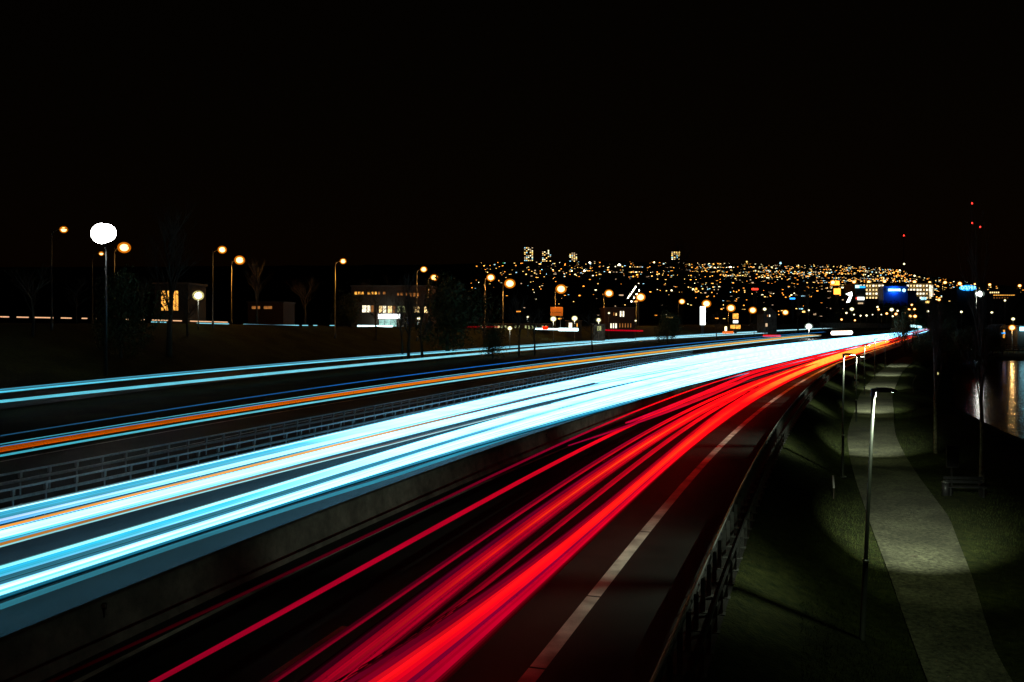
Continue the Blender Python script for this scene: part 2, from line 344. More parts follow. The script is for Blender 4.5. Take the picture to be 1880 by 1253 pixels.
# ------------------------------------------------------------------ guardrails: posts every 1.2 m
def guardrail(f, s0, s1, label, kindr, zt, group=None):
    root = empty('guardrail', pt(s0, f(s0), 0), label, 'guardrail', group); bx, by, bz = root.location
    loc = lambda v: Vector(v)-root.location
    path = [(loc(pt(s, f(s))), rv(s)) for s in stations(s0, s1, .8, .012)]
    if kindr == 'pipe':
        for z, h, w in ((zt, .07, .06), (zt-.30, .10, .06)):
            mb = MB(); mb.sweep(path, [(-w/2, z-h), (w/2, z-h), (w/2, z), (-w/2, z)], True); mb.build('rail', M['steel'], root)
    elif kindr == 'beam':
        mb = MB(); prof = [(-.05,zt-.34),(-.10,zt-.29),(-.10,zt-.25),(-.03,zt-.20),(-.03,zt-.16),(-.10,zt-.11),(-.10,zt-.07),(-.05,zt-.02),(-.04,zt-.02),(-.09,zt-.07),(-.09,zt-.11),(-.02,zt-.16),(-.02,zt-.20),(-.09,zt-.25),(-.09,zt-.29),(-.04,zt-.34)]
        mb.sweep(path, prof, True); mb.build('rail', M['dark_steel'], root)
        s = s0
        while s < min(s1, 80):                                    # the handrail comes in 4 m tubes with gaps at the sleeves
            mb = MB(); q = list(np.linspace(s, s+3.85, 6)); mb.tube([loc(pt(a, f(a), zt+.03)) for a in q], .018, 6); mb.build('handrail', M['steel'], root); s += 4.0
    else:
        for z in (zt, zt*.55):
            mb = MB(); mb.sweep(path, [(-.02, z-.05), (.02, z-.05), (.02, z), (-.02, z)], True); mb.build('rail', M['dark_steel'], root)
    pm = MB(); w = .05 if kindr == 'pipe' else .09
    if kindr == 'pipe':
        pm.box((0,0,zt/2-.06), (.035,.05,zt-.14)); pm.box((0,0,zt-.15), (.10,.10,.20))
    else:
        hz = zt-.04; pm.box((0,-.04,hz/2), (w,.008,hz)); pm.box((0,.04,hz/2), (w,.008,hz)); pm.box((-w/2+.004,0,hz/2), (.008,.072,hz)); pm.box((0,0,.008), (.2,.2,.016))
    pm = pm.mesh('post', M['steel'] if kindr == 'pipe' else M['pole'])
    s = s0+.3; k = 0
    while s < s1 and k < 290:
        link('post', pm, root, loc(pt(s, f(s)+(.05 if kindr == 'beam' else 0))), -math.atan(RM(s))); s += 1.2/math.hypot(1, RM(s)); k += 1
    return root
guardrail(MED, 8, 200, 'steel two-pipe guardrail along the left edge of the white headlight lanes', 'pipe', .88)
guardrail(REAR, 8, 150, 'faint steel guardrail running just behind the two-pipe one', 'pipe', .88)
guardrail(RAIL, 8, 160, 'dark steel crash barrier with thin handrail beside the white edge line', 'beam', .75)
guardrail(lambda s: RAIL(s)+.42, 8, 160, 'low post-and-rail fence on the footpath side of the crash barrier', 'flat', .55)
t = empty('marker_post', pt(15.8, RAIL(15.8)+.15, 0), 'small pale square marker at the foot of the crash barrier, bottom of the view', 'marker')
mb = MB(); mb.box((0,0,.1), (.04,.04,.2)); mb.build('stake', M['dark_steel'], t); mb = MB(); mb.box((0,-.03,.27), (.09,.02,.14)); mb.build('plate', M['white'], t)

# ------------------------------------------------------------------ light of the passing cars
CY = (.05,.50,.78); CYB = (.12,.85,1.15); WH = (.88,2.6,3.9); WB = (.95,3.1,4.7); OR = (1.0,.30,.03); ORB = (1.2,.62,.12)
RD = (1.5,.004,.008); CR = (.42,.0,.022); DR = (.12,.0,.006); RO = (2.4,.55,.05); YO = (2.3,.66,.07)
def strand(parent, z, lo, hi, f0, f1, cols, mat='trail', s0=2, s1=700, rmin=.012, rmax=.45, name='strand', near=1.0, taper=0):
    """one lamp's run: lo / hi are sightings of the lower and upper edge of the bundle it belongs to"""
    fl, fh = lane(z, lo), lane(z, hi); ff = (f0+f1)/2
    ss = stations(s0, s1, near, .03); pts = []; rs = []; gl = []
    for s in ss:
        o_ = fl(s)*(1-ff)+fh(s)*ff; P = pt(s, o_, z); D = max(P.y, 2)
        A, B, C = (pt(s, fl(s), z), pt(s, fh(s), z), pt(s+1, fl(s+1), z)); pj = lambda q: np.array([q.x/max(q.y, 2), (q.z-H)/max(q.y, 2)])
        tv = pj(C)-pj(A); dv = pj(B)-pj(A); w = abs(tv[0]*dv[1]-tv[1]*dv[0])/max(1e-9, math.hypot(*tv))*D*abs(f1-f0)*.5*1.03; r = min(rmax, max(rmin, w))*(min(1, max(.03, (s-s0)/taper)) if taper else 1); pts.append(P); rs.append(r)
        x = np.interp(s, [c[0] for c in cols], [0., *range(1, len(cols))]); i = int(min(x, len(cols)-1)); j = min(i+1, len(cols)-1); u = x-i
        gl.append(tuple(cols[i][1][k]*(1-u)+cols[j][1][k]*u for k in range(3)))
    mb = MB(); o0 = Vector(parent.location); mb.tube([p-o0 for p in pts], rs, 6); me = mb.mesh(name, [M[mat], M['underside']], True)
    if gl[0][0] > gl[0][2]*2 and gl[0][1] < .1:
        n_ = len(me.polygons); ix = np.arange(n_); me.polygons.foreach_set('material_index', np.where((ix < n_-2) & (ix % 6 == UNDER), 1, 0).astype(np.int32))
    ca = me.color_attributes.new('glow', 'FLOAT_COLOR', 'POINT'); d = np.ones((len(pts)*6, 4), np.float32)
    for i, g in enumerate(gl): d[i*6:(i+1)*6, :3] = g
    ca.data.foreach_set('color', d.ravel())
    uv = me.uv_layers.new(name='run'); L = [0]
    for a, b in zip(pts, pts[1:]): L.append(L[-1]+(b-a).length)
    vi = np.zeros(len(me.loops), np.int32); me.loops.foreach_get('vertex_index', vi)
    U = np.zeros((len(vi), 2), np.float32); U[:, 0] = np.array(L)[vi//6]; U[:, 1] = z*7+ff*3; uv.data.foreach_set('uv', U.ravel())
    return link(name, me, parent)
def trail(label, z, lo, hi, parts, fringe=False, **kw):
    t = empty('light_trail', pt(20, lane(z, lo)(20), 0), label, 'light trail')
    for prt in parts:
        f0, f1, cols = prt[:3]; k = dict(kw); k.update(prt[3] if len(prt) > 3 else {}); zz = k.pop('z', z)
        ns = 3 if f1-f0 > .11 and k.get('mat') != 'trail_dash' and not k.get('taper') else 1; cut = [0, *sorted(random.uniform(.2,.8) for _ in range(ns-1)), 1]
        for a, b in zip(cut, cut[1:]):
            g = random.uniform(.62, 1.22) if ns > 1 else 1
            cc = [(q[0], tuple(v*(1+(g-1)*max(.25, 1-i*.3)) for v in q[1])) for i, q in enumerate(cols)]
            strand(t, z, lo, hi, f0+(f1-f0)*a, f0+(f1-f0)*b, cc, **k)
    if len(parts) > 3 or fringe:                     # dim outer strands added to blur the streak edges like glow
        for e, q in ((1, max(parts, key=lambda p_: p_[1])), (-1, min(parts, key=lambda p_: p_[0]))):
            k = dict(kw); k['mat'] = 'trail_thin'; b0 = q[1] if e > 0 else q[0]
            for i, gn in enumerate((.30, .13, .05)):
                w0, w1 = b0+e*i*.045, b0+e*(i+1)*.045
                strand(t, z, lo, hi, min(w0, w1), max(w0, w1), [(c_[0], tuple(v*gn for v in c_[1])) for c_ in q[2]], **k)
    return t
HU = [(0,939),(247,882),(500,820),(719,774),(1000,711),(1200,668),(1347,646),(1500,631),(1629,615)]
HM = [(0,970),(160,930),(500,843),(719,798),(1000,724),(1187,684),(1347,660),(1500,642),(1629,619.5)]
HL = [(0,994),(253,930),(400,886),(500,858),(719,814),(1000,737),(1060,720),(1219,683),(1347,665),(1500,646),(1629,621)]
IU = [(0,1037),(197,988),(400,919),(500,891),(719,830),(1000,743.5),(1219,686),(1347,664),(1500,645),(1629,620)]
IL = [(0,1057),(197,1006),(400,932),(500,903),(719,844),(1000,757),(1219,697),(1347,668),(1500,646),(1629,622)]
JU = [(0,1076),(197,1015),(400,946),(500,916),(719,853.6),(1000,759.5),(1219,699),(1347,670),(1500,647),(1629,623)]
JL = [(0,1093),(197,1032),(400,958),(500,929),(719,868),(1000,774),(1219,718),(1347,684),(1500,655),(1629,626)]
w1 = [(22,CY),(33,CYB),(45,WH),(90,WB)]; w2 = [(22,WH),(40,WB)]
trail('bluish white streak bundle nearest the two-pipe guardrail', .65, HM, HU, [
    (.93,1.0,[(20,(.9,1.7,1.8)),(60,WB)]), (.68,.93,[(20,CY),(36,(.1,.75,1.1)),(44,WH)]), (.5,.68,[(20,(.03,.33,.5)),(36,(.2,.8,1.1)),(44,WH)]), (.36,.5,[(20,(.62,.78,1.2)),(40,WH)]), (.2,.36,[(20,(.05,.3,.75)),(40,WH)]), (.0,.14,[(20,(.02,.1,.14)),(33,(.05,.35,.5)),(50,WH)],dict(mat='trail_thin'))])
trail('thin orange streak between the two white bundles of the left headlight lane', .78, [(x,y+1.5) for x,y in HM[:6]], [(x,y-2.5) for x,y in HM[:6]], [
    (.0,1,[(20,(1.1,.38,.04)),(34,(1.1,.55,.15)),(50,(.12,.12,.14)),(80,(.03,.1,.16))],dict(mat='trail_thin',s1=74))])
trail('solid white streak bundle just below the thin orange streak', .65, HL, HM, [
    (.62,.9,w2),(.42,.62,w2),(.22,.42,w2),(.06,.22,[(20,CYB),(36,WH)]),(-.12,.02,[(20,CY),(44,WH)])])
trail('brown orange hairline under the solid white streak bundle', .78, [(0,1002),(253,940),(500,866),(719,818)], [(0,994),(253,933),(500,861),(719,814)], [
    (.2,.8,[(20,(.45,.16,.02)),(33,(.16,.10,.09)),(50,(.1,.2,.25))],dict(s1=56,mat='trail_thin')),(-.15,.05,[(20,(.3,.75,.8)),(50,(.5,.9,1))],dict(s1=60,mat='trail_thin'))])
trail('bright cyan streak bundle in the headlight lane beside the concrete barrier', .65, IL, IU, [
    (.72,1.,[(16,(.15,.85,1.0)),(26,(.7,1.6,1.7)),(38,WB)]),(.4,.7,[(16,(.02,.45,.75)),(26,(.05,.7,1.05)),(36,WH)]),(.12,.4,[(16,(.02,.5,.8)),(26,(.15,.9,1.2)),(36,WH)]),(-.05,.12,[(16,CY),(36,WH)])])
trail('dim blue streak between the cyan bundle and the lowest white one', .65, JU, IL, [
    (.5,.85,[(12,(.02,.10,.14)),(28,(.04,.22,.3)),(40,(.05,.45,.75)),(70,WH)],dict(mat='trail_thin')),(.1,.4,[(12,(.02,.1,.13)),(28,(.04,.25,.36)),(40,(.05,.4,.65)),(70,WH)],dict(mat='trail_thin'))])
trail('lowest white streak bundle, closest to the concrete barrier', .65, JL, JU, [
    (.55,1.,[(12,WH),(40,WB)]),(.32,.52,[(12,(.06,.6,.95)),(22,(.4,1.4,1.9)),(30,WB)]),(.02,.3,[(12,(.4,1.5,1.7)),(26,WH),(40,WB)]),(-.1,-.02,[(12,(.01,.22,.35)),(30,(.03,.5,.8)),(60,WH)]),(-.26,-.2,[(12,(.01,.09,.15)),(30,(.02,.3,.5)),(60,(.1,.9,1.4))]),(-.38,-.34,[(12,(.0,.06,.1)),(30,(.01,.16,.26)),(60,(.03,.5,.9))])])
trail('faint blue streak above the road next to the concrete barrier', .45, [(0,1118),(211,1050),(400,979),(500,944),(719,880)], [(0,1107),(211,1040),(400,971),(500,937),(719,874)], [
    (.0,1.,[(12,(.02,.13,.17)),(26,(.03,.2,.28)),(42,(.03,.3,.45))],dict(mat='trail_thin',s1=60))])
# high strands added for the bloom over the far headlight lanes, besides lorry lamps
trail('upper white streak of lorry lamps and bloom over the far headlight lanes', 1.1, [(1100,692),(1219,668),(1347,649),(1500,634),(1640,615)], [(1100,684),(1219,661),(1347,642),(1500,627),(1640,611)], [
    (0,1,[(70,WH),(180,WB)],dict(s0=70,s1=420,taper=60))])
trail('far white blaze where the headlight lanes close up toward the bend', 1.0, [(1300,684),(1380,666),(1500,646),(1640,621)], [(1300,664),(1380,648),(1500,633),(1640,615)], [
    (0,.3,[(90,WB)],dict(s0=80,s1=400,taper=70)),(.3,.6,[(100,WB)],dict(s0=80,s1=400,taper=60)),(.6,1.0,[(100,WB)],dict(s0=80,s1=400,taper=60))])
# slip road: bus
trail('wide orange band of a bus passing behind the guardrails', 1.2, [(0,829),(500,750.5),(719,716.5),(1000,667),(1300,636),(1500,619.5)], [(0,819),(500,744),(719,711),(1000,663),(1300,632.5),(1500,617.5)], [
    (.05,.3,[(26,(.40,.055,.0)),(45,(.68,.10,.0)),(60,(.88,.17,.002)),(110,(1.0,.38,.02)),(200,ORB)]),(.36,.62,[(26,(.40,.058,.0)),(45,(.72,.12,.0)),(60,(.92,.19,.002)),(110,(1.0,.40,.02)),(200,ORB)]),(.68,.95,[(26,(.34,.045,.0)),(45,(.68,.10,.0)),(60,(.88,.17,.002)),(110,(1.0,.38,.02)),(200,ORB)])], s1=330, s0=5)
trail('thin cyan streak just below the orange band', .9, [(0,837),(500,757),(719,721),(1000,671),(1300,638),(1500,621)], [(0,833),(500,754),(719,718),(1000,669),(1300,636.5),(1500,620)], [(0,1,[(26,(.06,.55,.7)),(60,(.25,.9,1.)),(150,(.6,1.2,1.3))])], s1=330, s0=5)
trail('two thin cyan lines just above the orange band', 1.5, [(0,818),(500,744.5),(719,710),(1000,662),(1300,632),(1500,617)], [(0,813),(500,741),(719,707),(1000,659.5),(1300,630.5),(1500,616)], [
    (.7,1,[(26,(.05,.4,.5)),(60,(.15,.6,.75)),(150,(.3,.9,1.1))]),(-.1,.15,[(26,(.02,.16,.35)),(60,(.04,.3,.5))])], s1=330, s0=5, mat='trail_thin')
trail('hairline blue streak above the orange band', 2.4, [(0,799),(500,729),(719,697),(1000,653),(1300,627),(1500,614)], [(0,797.5),(500,727.5),(719,695.5),(1000,651.5),(1300,626),(1500,613.5)], [
    (0,1,[(26,(.015,.09,.17)),(60,(.01,.15,.5)),(150,(.02,.22,.6))])], s1=330, s0=5, mat='trail_thin')
# frontage road
cl = [(30,(.05,.6,.85)),(110,(.25,.85,1.0)),(200,(.45,1.1,1.3)),(400,(.8,1.4,1.5))]
trail('topmost pair-lamp streak, the upper of the two cyan lines on the left', .75, [(0,721),(500,677),(719,656),(1000,632.5),(1300,613.5),(1640,600.5)], [(0,713),(500,671),(719,651),(1000,629),(1300,611.5),(1640,599)], [
    (.0,.42,cl),(.5,.95,[(30,(.03,.22,.32)),(110,(.08,.3,.42)),(200,(.2,.6,.8))])], s1=1000, s0=10)
trail('second cyan line, just under the topmost streak on the left', .75, [(0,740),(500,690),(719,666),(1000,638.5),(1200,625)], [(0,734.5),(500,685),(719,662),(1000,635.5),(1200,623)], [(0,1,[(30,(.10,.65,.85)),(110,(.3,.9,1.05)),(200,(.5,1.1,1.3))])], s1=420, s0=10)
# red tail lights
R1 = [(300,1160),(631,1000),(900,875),(1000,829),(1091,792),(1219,736),(1379,679),(1500,652),(1600,633)]
R2 = [(300,1245),(566,1093.6),(800,971),(900,915),(1028,845),(1149,784),(1283,730),(1379,692),(1500,658),(1600,637)]
R3 = [(505,1253),(700,1110),(859.6,1005),(1019,903),(1091,852),(1219,778),(1379,702),(1500,665),(1600,641)]
dn = lambda l, d: [(x, y+d*min(1, (y-600)/350)) for x, y in l]
red = lambda a, b, c, d_: [(14,a),(24,b),(42,c),(62,RD),(115,d_),(190,d_)]
trail('faint crimson hairline, the leftmost tail light streak', .8, dn(R1,3), dn(R1,-3), [(0,1,red((.004,0,.0),(.08,0,.006),(.32,0,.024),(.85,.004,.02)))], s1=330)
trail('clean red line running alone between the crimson hairline and the dim streak', .8, dn(R2,5), dn(R2,-5), [(0,1,red((.22,0,.012),(.4,.0,.015),(.85,.002,.012),(1.2,.01,.01)))], s1=330)
trail('short pinkish streaks starting halfway beside the two leftmost tail light lines', .9, [(1091,800),(1149,792),(1219,757),(1283,738),(1379,695)], [(1091,792),(1149,784),(1219,742),(1283,726),(1379,683)], [
    (0,.45,[(40,(.35,0,.04)),(60,(.8,.004,.02)),(120,RD)],dict(s0=38.5,s1=330)),(.6,1,[(40,(.3,0,.04)),(60,(.9,.004,.02)),(120,RD)],dict(s0=47,s1=330))])
trail('dim crimson streak left of the first broad red band', .8, dn(R3,5), dn(R3,-7), [(0,.45,red((.10,0,.007),(.26,0,.012),(.6,.003,.01),(1.2,.01,.01))),(.55,1,red((.02,0,.002),(.09,0,.01),(.3,0,.02),(.9,.004,.01)))], s1=330)
BU = [(560,1253),(700,1136),(859.6,1024),(1019,918),(1091,861),(1219,784),(1380,705),(1547,646),(1623,628)]
BL = [(640,1253),(700,1205),(859.6,1070),(1019,950),(1091,888),(1219,803),(1380,715),(1547,651),(1623,631)]
trail('first broad crimson tail light band with a bright thread in it', .8, BL, BU, [
    (.8,.97,red((.02,0,.003),(.10,.0,.015),(.35,0,.02),(1.4,.03,.01)),dict(mat='trail_thin')),(.62,.78,red((.16,.0,.008),(.3,.0,.01),(.8,.004,.01),RD)),(.46,.6,red((.3,.0,.012),(.55,.004,.01),(1.3,.01,.01),(2.0,.2,.02))),(.36,.45,red((.16,.0,.012),(.8,.012,.005),(1.6,.10,.01),YO)),(.22,.34,red((.26,.0,.012),(.4,.0,.015),(1.1,.01,.01),(2.0,.12,.02))),(.06,.2,red((.33,.0,.014),(.38,.0,.015),(1.0,.004,.01),RD)),(-.03,.03,red((.08,0,.004),(.16,0,.01),(.6,0,.01),RD))], s1=330)
CUu = [(700,1213),(891,1082),(1083,914),(1219,812),(1380,717),(1547,652),(1623,632)]
trail('narrow dark red streak between the two broad red bands', .8, dn(CUu,7), dn(CUu,-7), [(0,.5,red((.12,0,.006),(.3,0,.01),(.7,.002,.01),RD)),(.5,1,red((.05,0,.003),(.14,0,.008),(.5,.002,.01),RD))], s1=330)
DU = [(610,1253),(796,1165),(891,1092),(1019,1000),(1105,915),(1219,825),(1380,724),(1547,653),(1623,633)]
DL = [(783,1253),(891,1180),(1019,1056),(1166,903),(1300,790),(1380,746),(1547,660),(1623,636)]
trail('widest and brightest red tail light band, nearest the white edge line', .8, DL, DU, [
    (.86,.97,red((.10,0,.01),(.16,0,.012),(.4,.0,.01),RD),dict(mat='trail_thin')),(.74,.84,red((.18,0,.012),(.3,.0,.01),(.8,.004,.01),RD),dict(mat='trail_thin')),(.64,.73,red((.5,.002,.01),(1.1,.006,.01),(1.8,.01,.01),RD)),(.5,.64,red((.85,.004,.01),(1.6,.008,.01),(1.8,.03,.01),RO)),(.42,.5,red((.7,.0,.012),(1.3,.004,.01),(1.7,.07,.01),YO)),(.31,.42,red((.5,.0,.014),(1.0,.004,.01),(1.7,.02,.01),RO)),(.23,.31,red((.16,0,.02),(.3,0,.03),(1.1,.004,.01),RO)),(.1,.22,red((.4,.0,.018),(.62,.0,.02),(1.5,.004,.01),RD)),(.0,.1,red((.42,0,.02),(.7,0,.02),(1.6,.004,.01),RD))], s1=330)
trail('short yellow indicator thread high on the far red band', 1.0, [(1400,706),(1480,676),(1547,650),(1623,631)], [(1400,702),(1480,672),(1547,645),(1623,627)], [(0,1,[(60,YO)],dict(s0=105,s1=240,taper=10))])
trail('yellow orange core of the tail lights in the distance', .9, [(1300,768),(1380,728),(1480,682),(1547,655),(1623,634)], [(1300,758),(1380,718),(1480,675),(1547,649),(1623,629)], [(0,1,[(70,(1.6,.1,.01)),(120,YO)],dict(s0=70,s1=235,taper=50))])
# beyond the tree: the last stretch of both directions
trail('flickering cyan speckles of headlights on the last stretch before the bend', .7, [(1660,617),(1686,609),(1712,601)], [(1660,612),(1686,605),(1712,599)], [(0,.5,[(300,(1,2,2.4))]),(.5,1.,[(300,(.3,1.2,1.6))])], s0=330, s1=1000, mat='trail_speck', rmax=.5)
trail('flickering dark red speckles of tail lights on the last stretch before the bend', .8, [(1623,637),(1660,623),(1700,608)], [(1623,628),(1660,614),(1700,604)], [(0,.5,[(200,(.5,0,.01))]),(.5,1.,[(200,(1.2,.02,.02))])], s0=225, s1=700, mat='trail_speck', rmax=.35)

# ------------------------------------------------------------------ lamps
def lamp_light(parent, loc, col, power, size=.3, spot=None):
    l = bpy.data.lights.new('lamp_light', 'SPOT' if spot else 'POINT'); l.color = col; l.energy = power; l.shadow_soft_size = size
    o = bpy.data.objects.new('lamp_light', l); COL.objects.link(o); o.parent = parent; o.location = loc
    if spot: l.spot_size, l.spot_blend = spot[0], spot[1]; o.rotation_euler = spot[2]
    return o
ORG = (1, .42, .08)
def street_lamp(px, py, D, label, glowmat='orange_glass', h=None, arm=-1.6, size=.45, power=0, col=ORG, group='sodium street lamps on tall poles', base=None, name='street_lamp', cat='street lamp'):
    P = at(px, py, D); x, y = P.x, P.y
    bx = x+arm; z0 = gz(bx, y) if base is None else base
    if h: z0 = P.z-h
    t = empty(name, (bx, y, z0), label, cat, group); hh = P.z-z0; r0 = .055+hh*.006
    mb = MB(); mb.tube([(0,0,-.3),(0,0,.9),(0,0,.95),(0,0,hh-.1)], [r0*1.4, r0*1.4, r0, r0*.5], 8); mb.build('pole', M['pole'], t, True)
    if abs(arm) > .05:
        mb = MB(); mb.tube([(0,0,hh-.7),(-arm*.15,0,hh-.25),(-arm*.5,0,hh),(-arm*.85,0,hh+.08)], r0*.45, 6); mb.build('arm', M['pole'], t, True)
    hd = MB(); hd.ball((-arm,0,hh+.07), (size*1.2,.26,.13), 10, 5, z0=-.2); h1 = hd.build('lamp_head', M['dark_steel'], t, True)
    g = MB(); g.ball((-arm,0,hh), (size*.74,size*.65,size*.62), 12, 8); g.build('lamp_core', M[glowmat+'_core'], h1, True)
    g = MB(); g.ball((-arm,0,hh), (size*.92,size*.84,size*.78), 14, 9); g.ball((-arm,0,hh), (size*1.15,size*1.0,size*.98), 14, 9); g.build('lamp_glow_glass', M[glowmat], h1, True)  # two shells round the core, added as its glow
    if power: lamp_light(t, (-arm,-.1,hh-size*.9), col, power, .25)
    return t
ZL = 17.0
names = [
 (117,422,101,'orange street lamp farthest left, left of the big white floodlight',.30,0),
 (228,455,126,'large orange street lamp just right of the white floodlight',.62,700),
 (186,466,137,'small orange lamp under the white floodlight',.26,0),
 (408,459,130,'upper lamp of the orange pair left of centre',.45,300),
 (440,478,151,'lower, brighter lamp of the orange pair left of centre',.62,1500),
 (630,480,154,'lone small orange lamp left of the office building',.40,800),
 (778,495,178,'left lamp of the small orange pair over the office building',.48,1500),
 (797,510,211,'right, lower lamp of the small orange pair over the office building',.56,1500),
 (901,510,211,'smaller orange lamp left of the bright one over the low pavilion',.62,1800),
 (936,521,243,'bright orange lamp over the low pavilion',.92,3500),
 (1030,531,283,'bright orange lamp above the orange advertising board',1.05,4500),
 (1118,539,326,'orange lamp between the advertising board and the flood mast',1.0,4500),
 (1176,546,375,'bright orange lamp right of the diagonal flood mast lights',1.25,5000),
 (1252,554,455,'small orange lamp left of the tall white pylon sign',1.0,0),
 (1297,558,508,'orange lamp directly over the tall white pylon sign',1.6,6000),
 (1342,566,620,'orange lamp above the yellow sign tower',1.9,6000),
 (1382,570,700,'orange lamp left of the gabled house',1.9,0),
 (1442,574,820,'orange lamp right of the gabled house',1.8,0)]
for px, py, D, lb, sz, pw in names:
    t = street_lamp(px, py, D, lb, size=sz*(1.3 if D < 200 else 1.5), power=pw*(.35 if D < 150 else 1.1), arm=-1.4 if sz < .7 else -1.9)
for px, py, D, lb, sz in [(1529,519,900,'far orange lamp left of the shopping centre roof',2.6),(1568,518,905,'orange lamp over the left end of the shopping centre',1.9),(1595,518,905,'second orange lamp over the shopping centre roof',1.9),(1624,517,905,'third orange lamp over the shopping centre roof',1.9),(1679,518,905,'fourth orange lamp over the shopping centre roof, past the blue sign',2.0),(1707,519,905,'orange lamp over the right end of the shopping centre',1.6),(1735,519,930,'orange lamp just right of the shopping centre',1.9),(1762,521,930,'orange lamp above the left end of the oval blue sign',2.1),(1790,522,930,'small orange lamp above the right end of the oval blue sign',1.3),(1872,525,930,'orange lamp at the right border of the view',1.8),(1817,523,930,'orange lamp right of the white mast lamp',1.5)]:
    street_lamp(px, py, D, lb, size=sz, arm=-3, group='sodium lamps by the shopping centre', base=-2)
W_ = (1, .95, .75)
for px, py, D, lb, sz, pw in [(1016,586,240,'white park lamp under the orange advertising board',.75,350),(1055,585,245,'white park lamp right of the advertising board',.75,350),(1099,588,250,'white park lamp in front of the kiosk',.62,300),(969,582,235,'small greenish white lamp over the pavilion roof',.3,100),(936,603,170,'low warm lamp in front of the pavilion',.42,60),(1118,575,262,'small white lamp beside the two-storey building',.32,0),(1167,589,262,'small green-white lamp right of the two-storey building',.28,0),(364,543,126,'round white lamp right of the orange window',.72,120),(768,585,205,'warm white lamp by the office building entrance',.46,120)]:
    street_lamp(px, py, D, lb, 'warm_glass', size=sz, arm=0, power=pw, col=W_, group='short park lamps', name='park_lamp', cat='park lamp')
for px, py, D, lb, sz in [(1404,568,420,'small white lamp against the gabled house',.8),(1485,570,430,'tiny white lamp above the bright roadside lamp',.45),(1564,568,600,'left white lamp on the far car park',1.3),(1637,569,600,'right white lamp on the far car park',1.3)]:
    street_lamp(px, py, D, lb, 'warm_glass', size=sz, arm=0, group='small white lamps in the distance', name='park_lamp', cat='park lamp')
for px, py, g, sz in [(1554,575,'w',.8),(1568,578,'w',.6),(1580,580,'w',.7),(1591,579.6,'w',.8),(1611,564,'w',.8),(1613,568.5,'o',.9),(1628,576,'o',1.0),(1645,577,'o',1.2),(1648,571,'w',.8),(1639,581,'w',.7),(1662,575,'o',.7),(1669,568.5,'o',1.0),(1679,568,'o',1.0),(1674,560,'o',.9),(1671,580.5,'o',1.3),(1680,581,'o',1.4),(1704,572,'w',.9),(1724,550.5,'o',1.3),(1545,587,'o',.9),(1569.5,588.5,'o',.8),(1602,578,'w',.5),(1618,578,'w',.5),(1765,573,'w',.9),(1821,574,'w',.9),(1845,552,'w',.8)]:
    street_lamp(px, py, 640, 'tiny %s lamp in the dark before the shopping centre' % ('cream' if g == 'w' else 'orange'), 'warm_glass' if g == 'w' else 'orange_glass', size=sz*.95, arm=0, base=-2.5, group='tiny %s lamps before the shopping centre' % ('cream' if g == 'w' else 'orange'), name='park_lamp', cat='park lamp')
street_lamp(1485,600,330,'glaring white lamp at the far side of the motorway', 'white_glass', size=1.35, arm=0, power=2500, col=(1,.95,.85), group='glaring lamps', base=0)
street_lamp(1798,540,420,'white lamp on a tall pale mast left of the river lights', 'white_glass', size=2.0, arm=-1.5, power=1800, col=(1,.95,.8), group='glaring lamps', base=-3)
street_lamp(1858,602,262,'warm orange lamp by the riverside kiosk', 'orange_glass', size=.95, arm=0, power=500, col=(1,.6,.2), group='riverside lamps', base=-2.6)
street_lamp(1860,586,275,'small pale lamp above the riverside kiosk', 'warm_glass', size=.5, arm=0, group='riverside lamps', base=-2.6)
# floodlight on a mast, heads enlarged to stand in for its bloom
P = at(193, 430, 92); z0 = gz(P.x, P.y)
t = empty('floodlight_mast', (P.x, P.y, z0), 'white floodlight enlarged to its bloom, on a mast at the left', 'floodlight'); hh = P.z-z0
mb = MB(); mb.tube([(0,.2,-.3),(0,.2,hh+.8)], [.16,.09], 10); mb.build('pole', M['pole'], t, True)
mb = MB(); mb.box((0,.12,hh+.35), (2.0,.08,.08)); mb.box((0,.12,hh-.35), (2.0,.08,.08)); mb.build('crossbar', M['dark_steel'], t)
for cx, cz, rr_ in ((-.12,0,1.12),(.42,.05,.98)):
    mb = MB(); mb.tube([(cx,.05,hh+cz),(cx,-.3,hh+cz),(cx,-.5,hh+cz)], [rr_*.45,rr_*.98,rr_*1.04], 20); h1 = mb.build('lamp_head', M['dark_steel'], t, True)
    mb = MB(); mb.ball((cx,-.5,hh+cz), (rr_,rr_*.5,rr_*.96), 20, 10); mb.build('lamp_core', M['white_glass_core'], h1, True)
    
lamp_light(t, (0,-1.0,hh-.3), (.95,1,.9), 130, .6)
# diagonal flood mast lights (a lit crane jib)
P0, P1 = at(1153,547,420), at(1167,527,420)
t = empty('lit_jib', (P0.x, P0.y, gz(P0.x,P0.y)), 'slanting row of small white lights left of the bright orange lamp', 'crane'); o0 = t.location
mb = MB(); mb.tube([(5,0,0),(5,0,P0.z-o0.z+2)], .35, 6); mb.build('mast', M['dark_steel'], t)
mb = MB(); mb.tube([Vector(P0)-o0-Vector((1,0,1.2)), Vector(P1)-o0+Vector((.5,0,.6))], .25, 6); mb.build('jib', M['dark_steel'], t)
mb = MB(); mb.ball((0,-.4,0), .3, 8, 5); bm_ = mb.mesh('bulb', M['warm_glass_core'])
for k in range(7):
    u = k/6; link('bulb', bm_, t, Vector(P0)*(1-u)+Vector(P1)*u-o0); 
    if k % 2 == 0: link('bulb', bm_, t, Vector(P0)*(1-u)+Vector(P1)*u-o0+Vector((1.6,0,-1.8)))

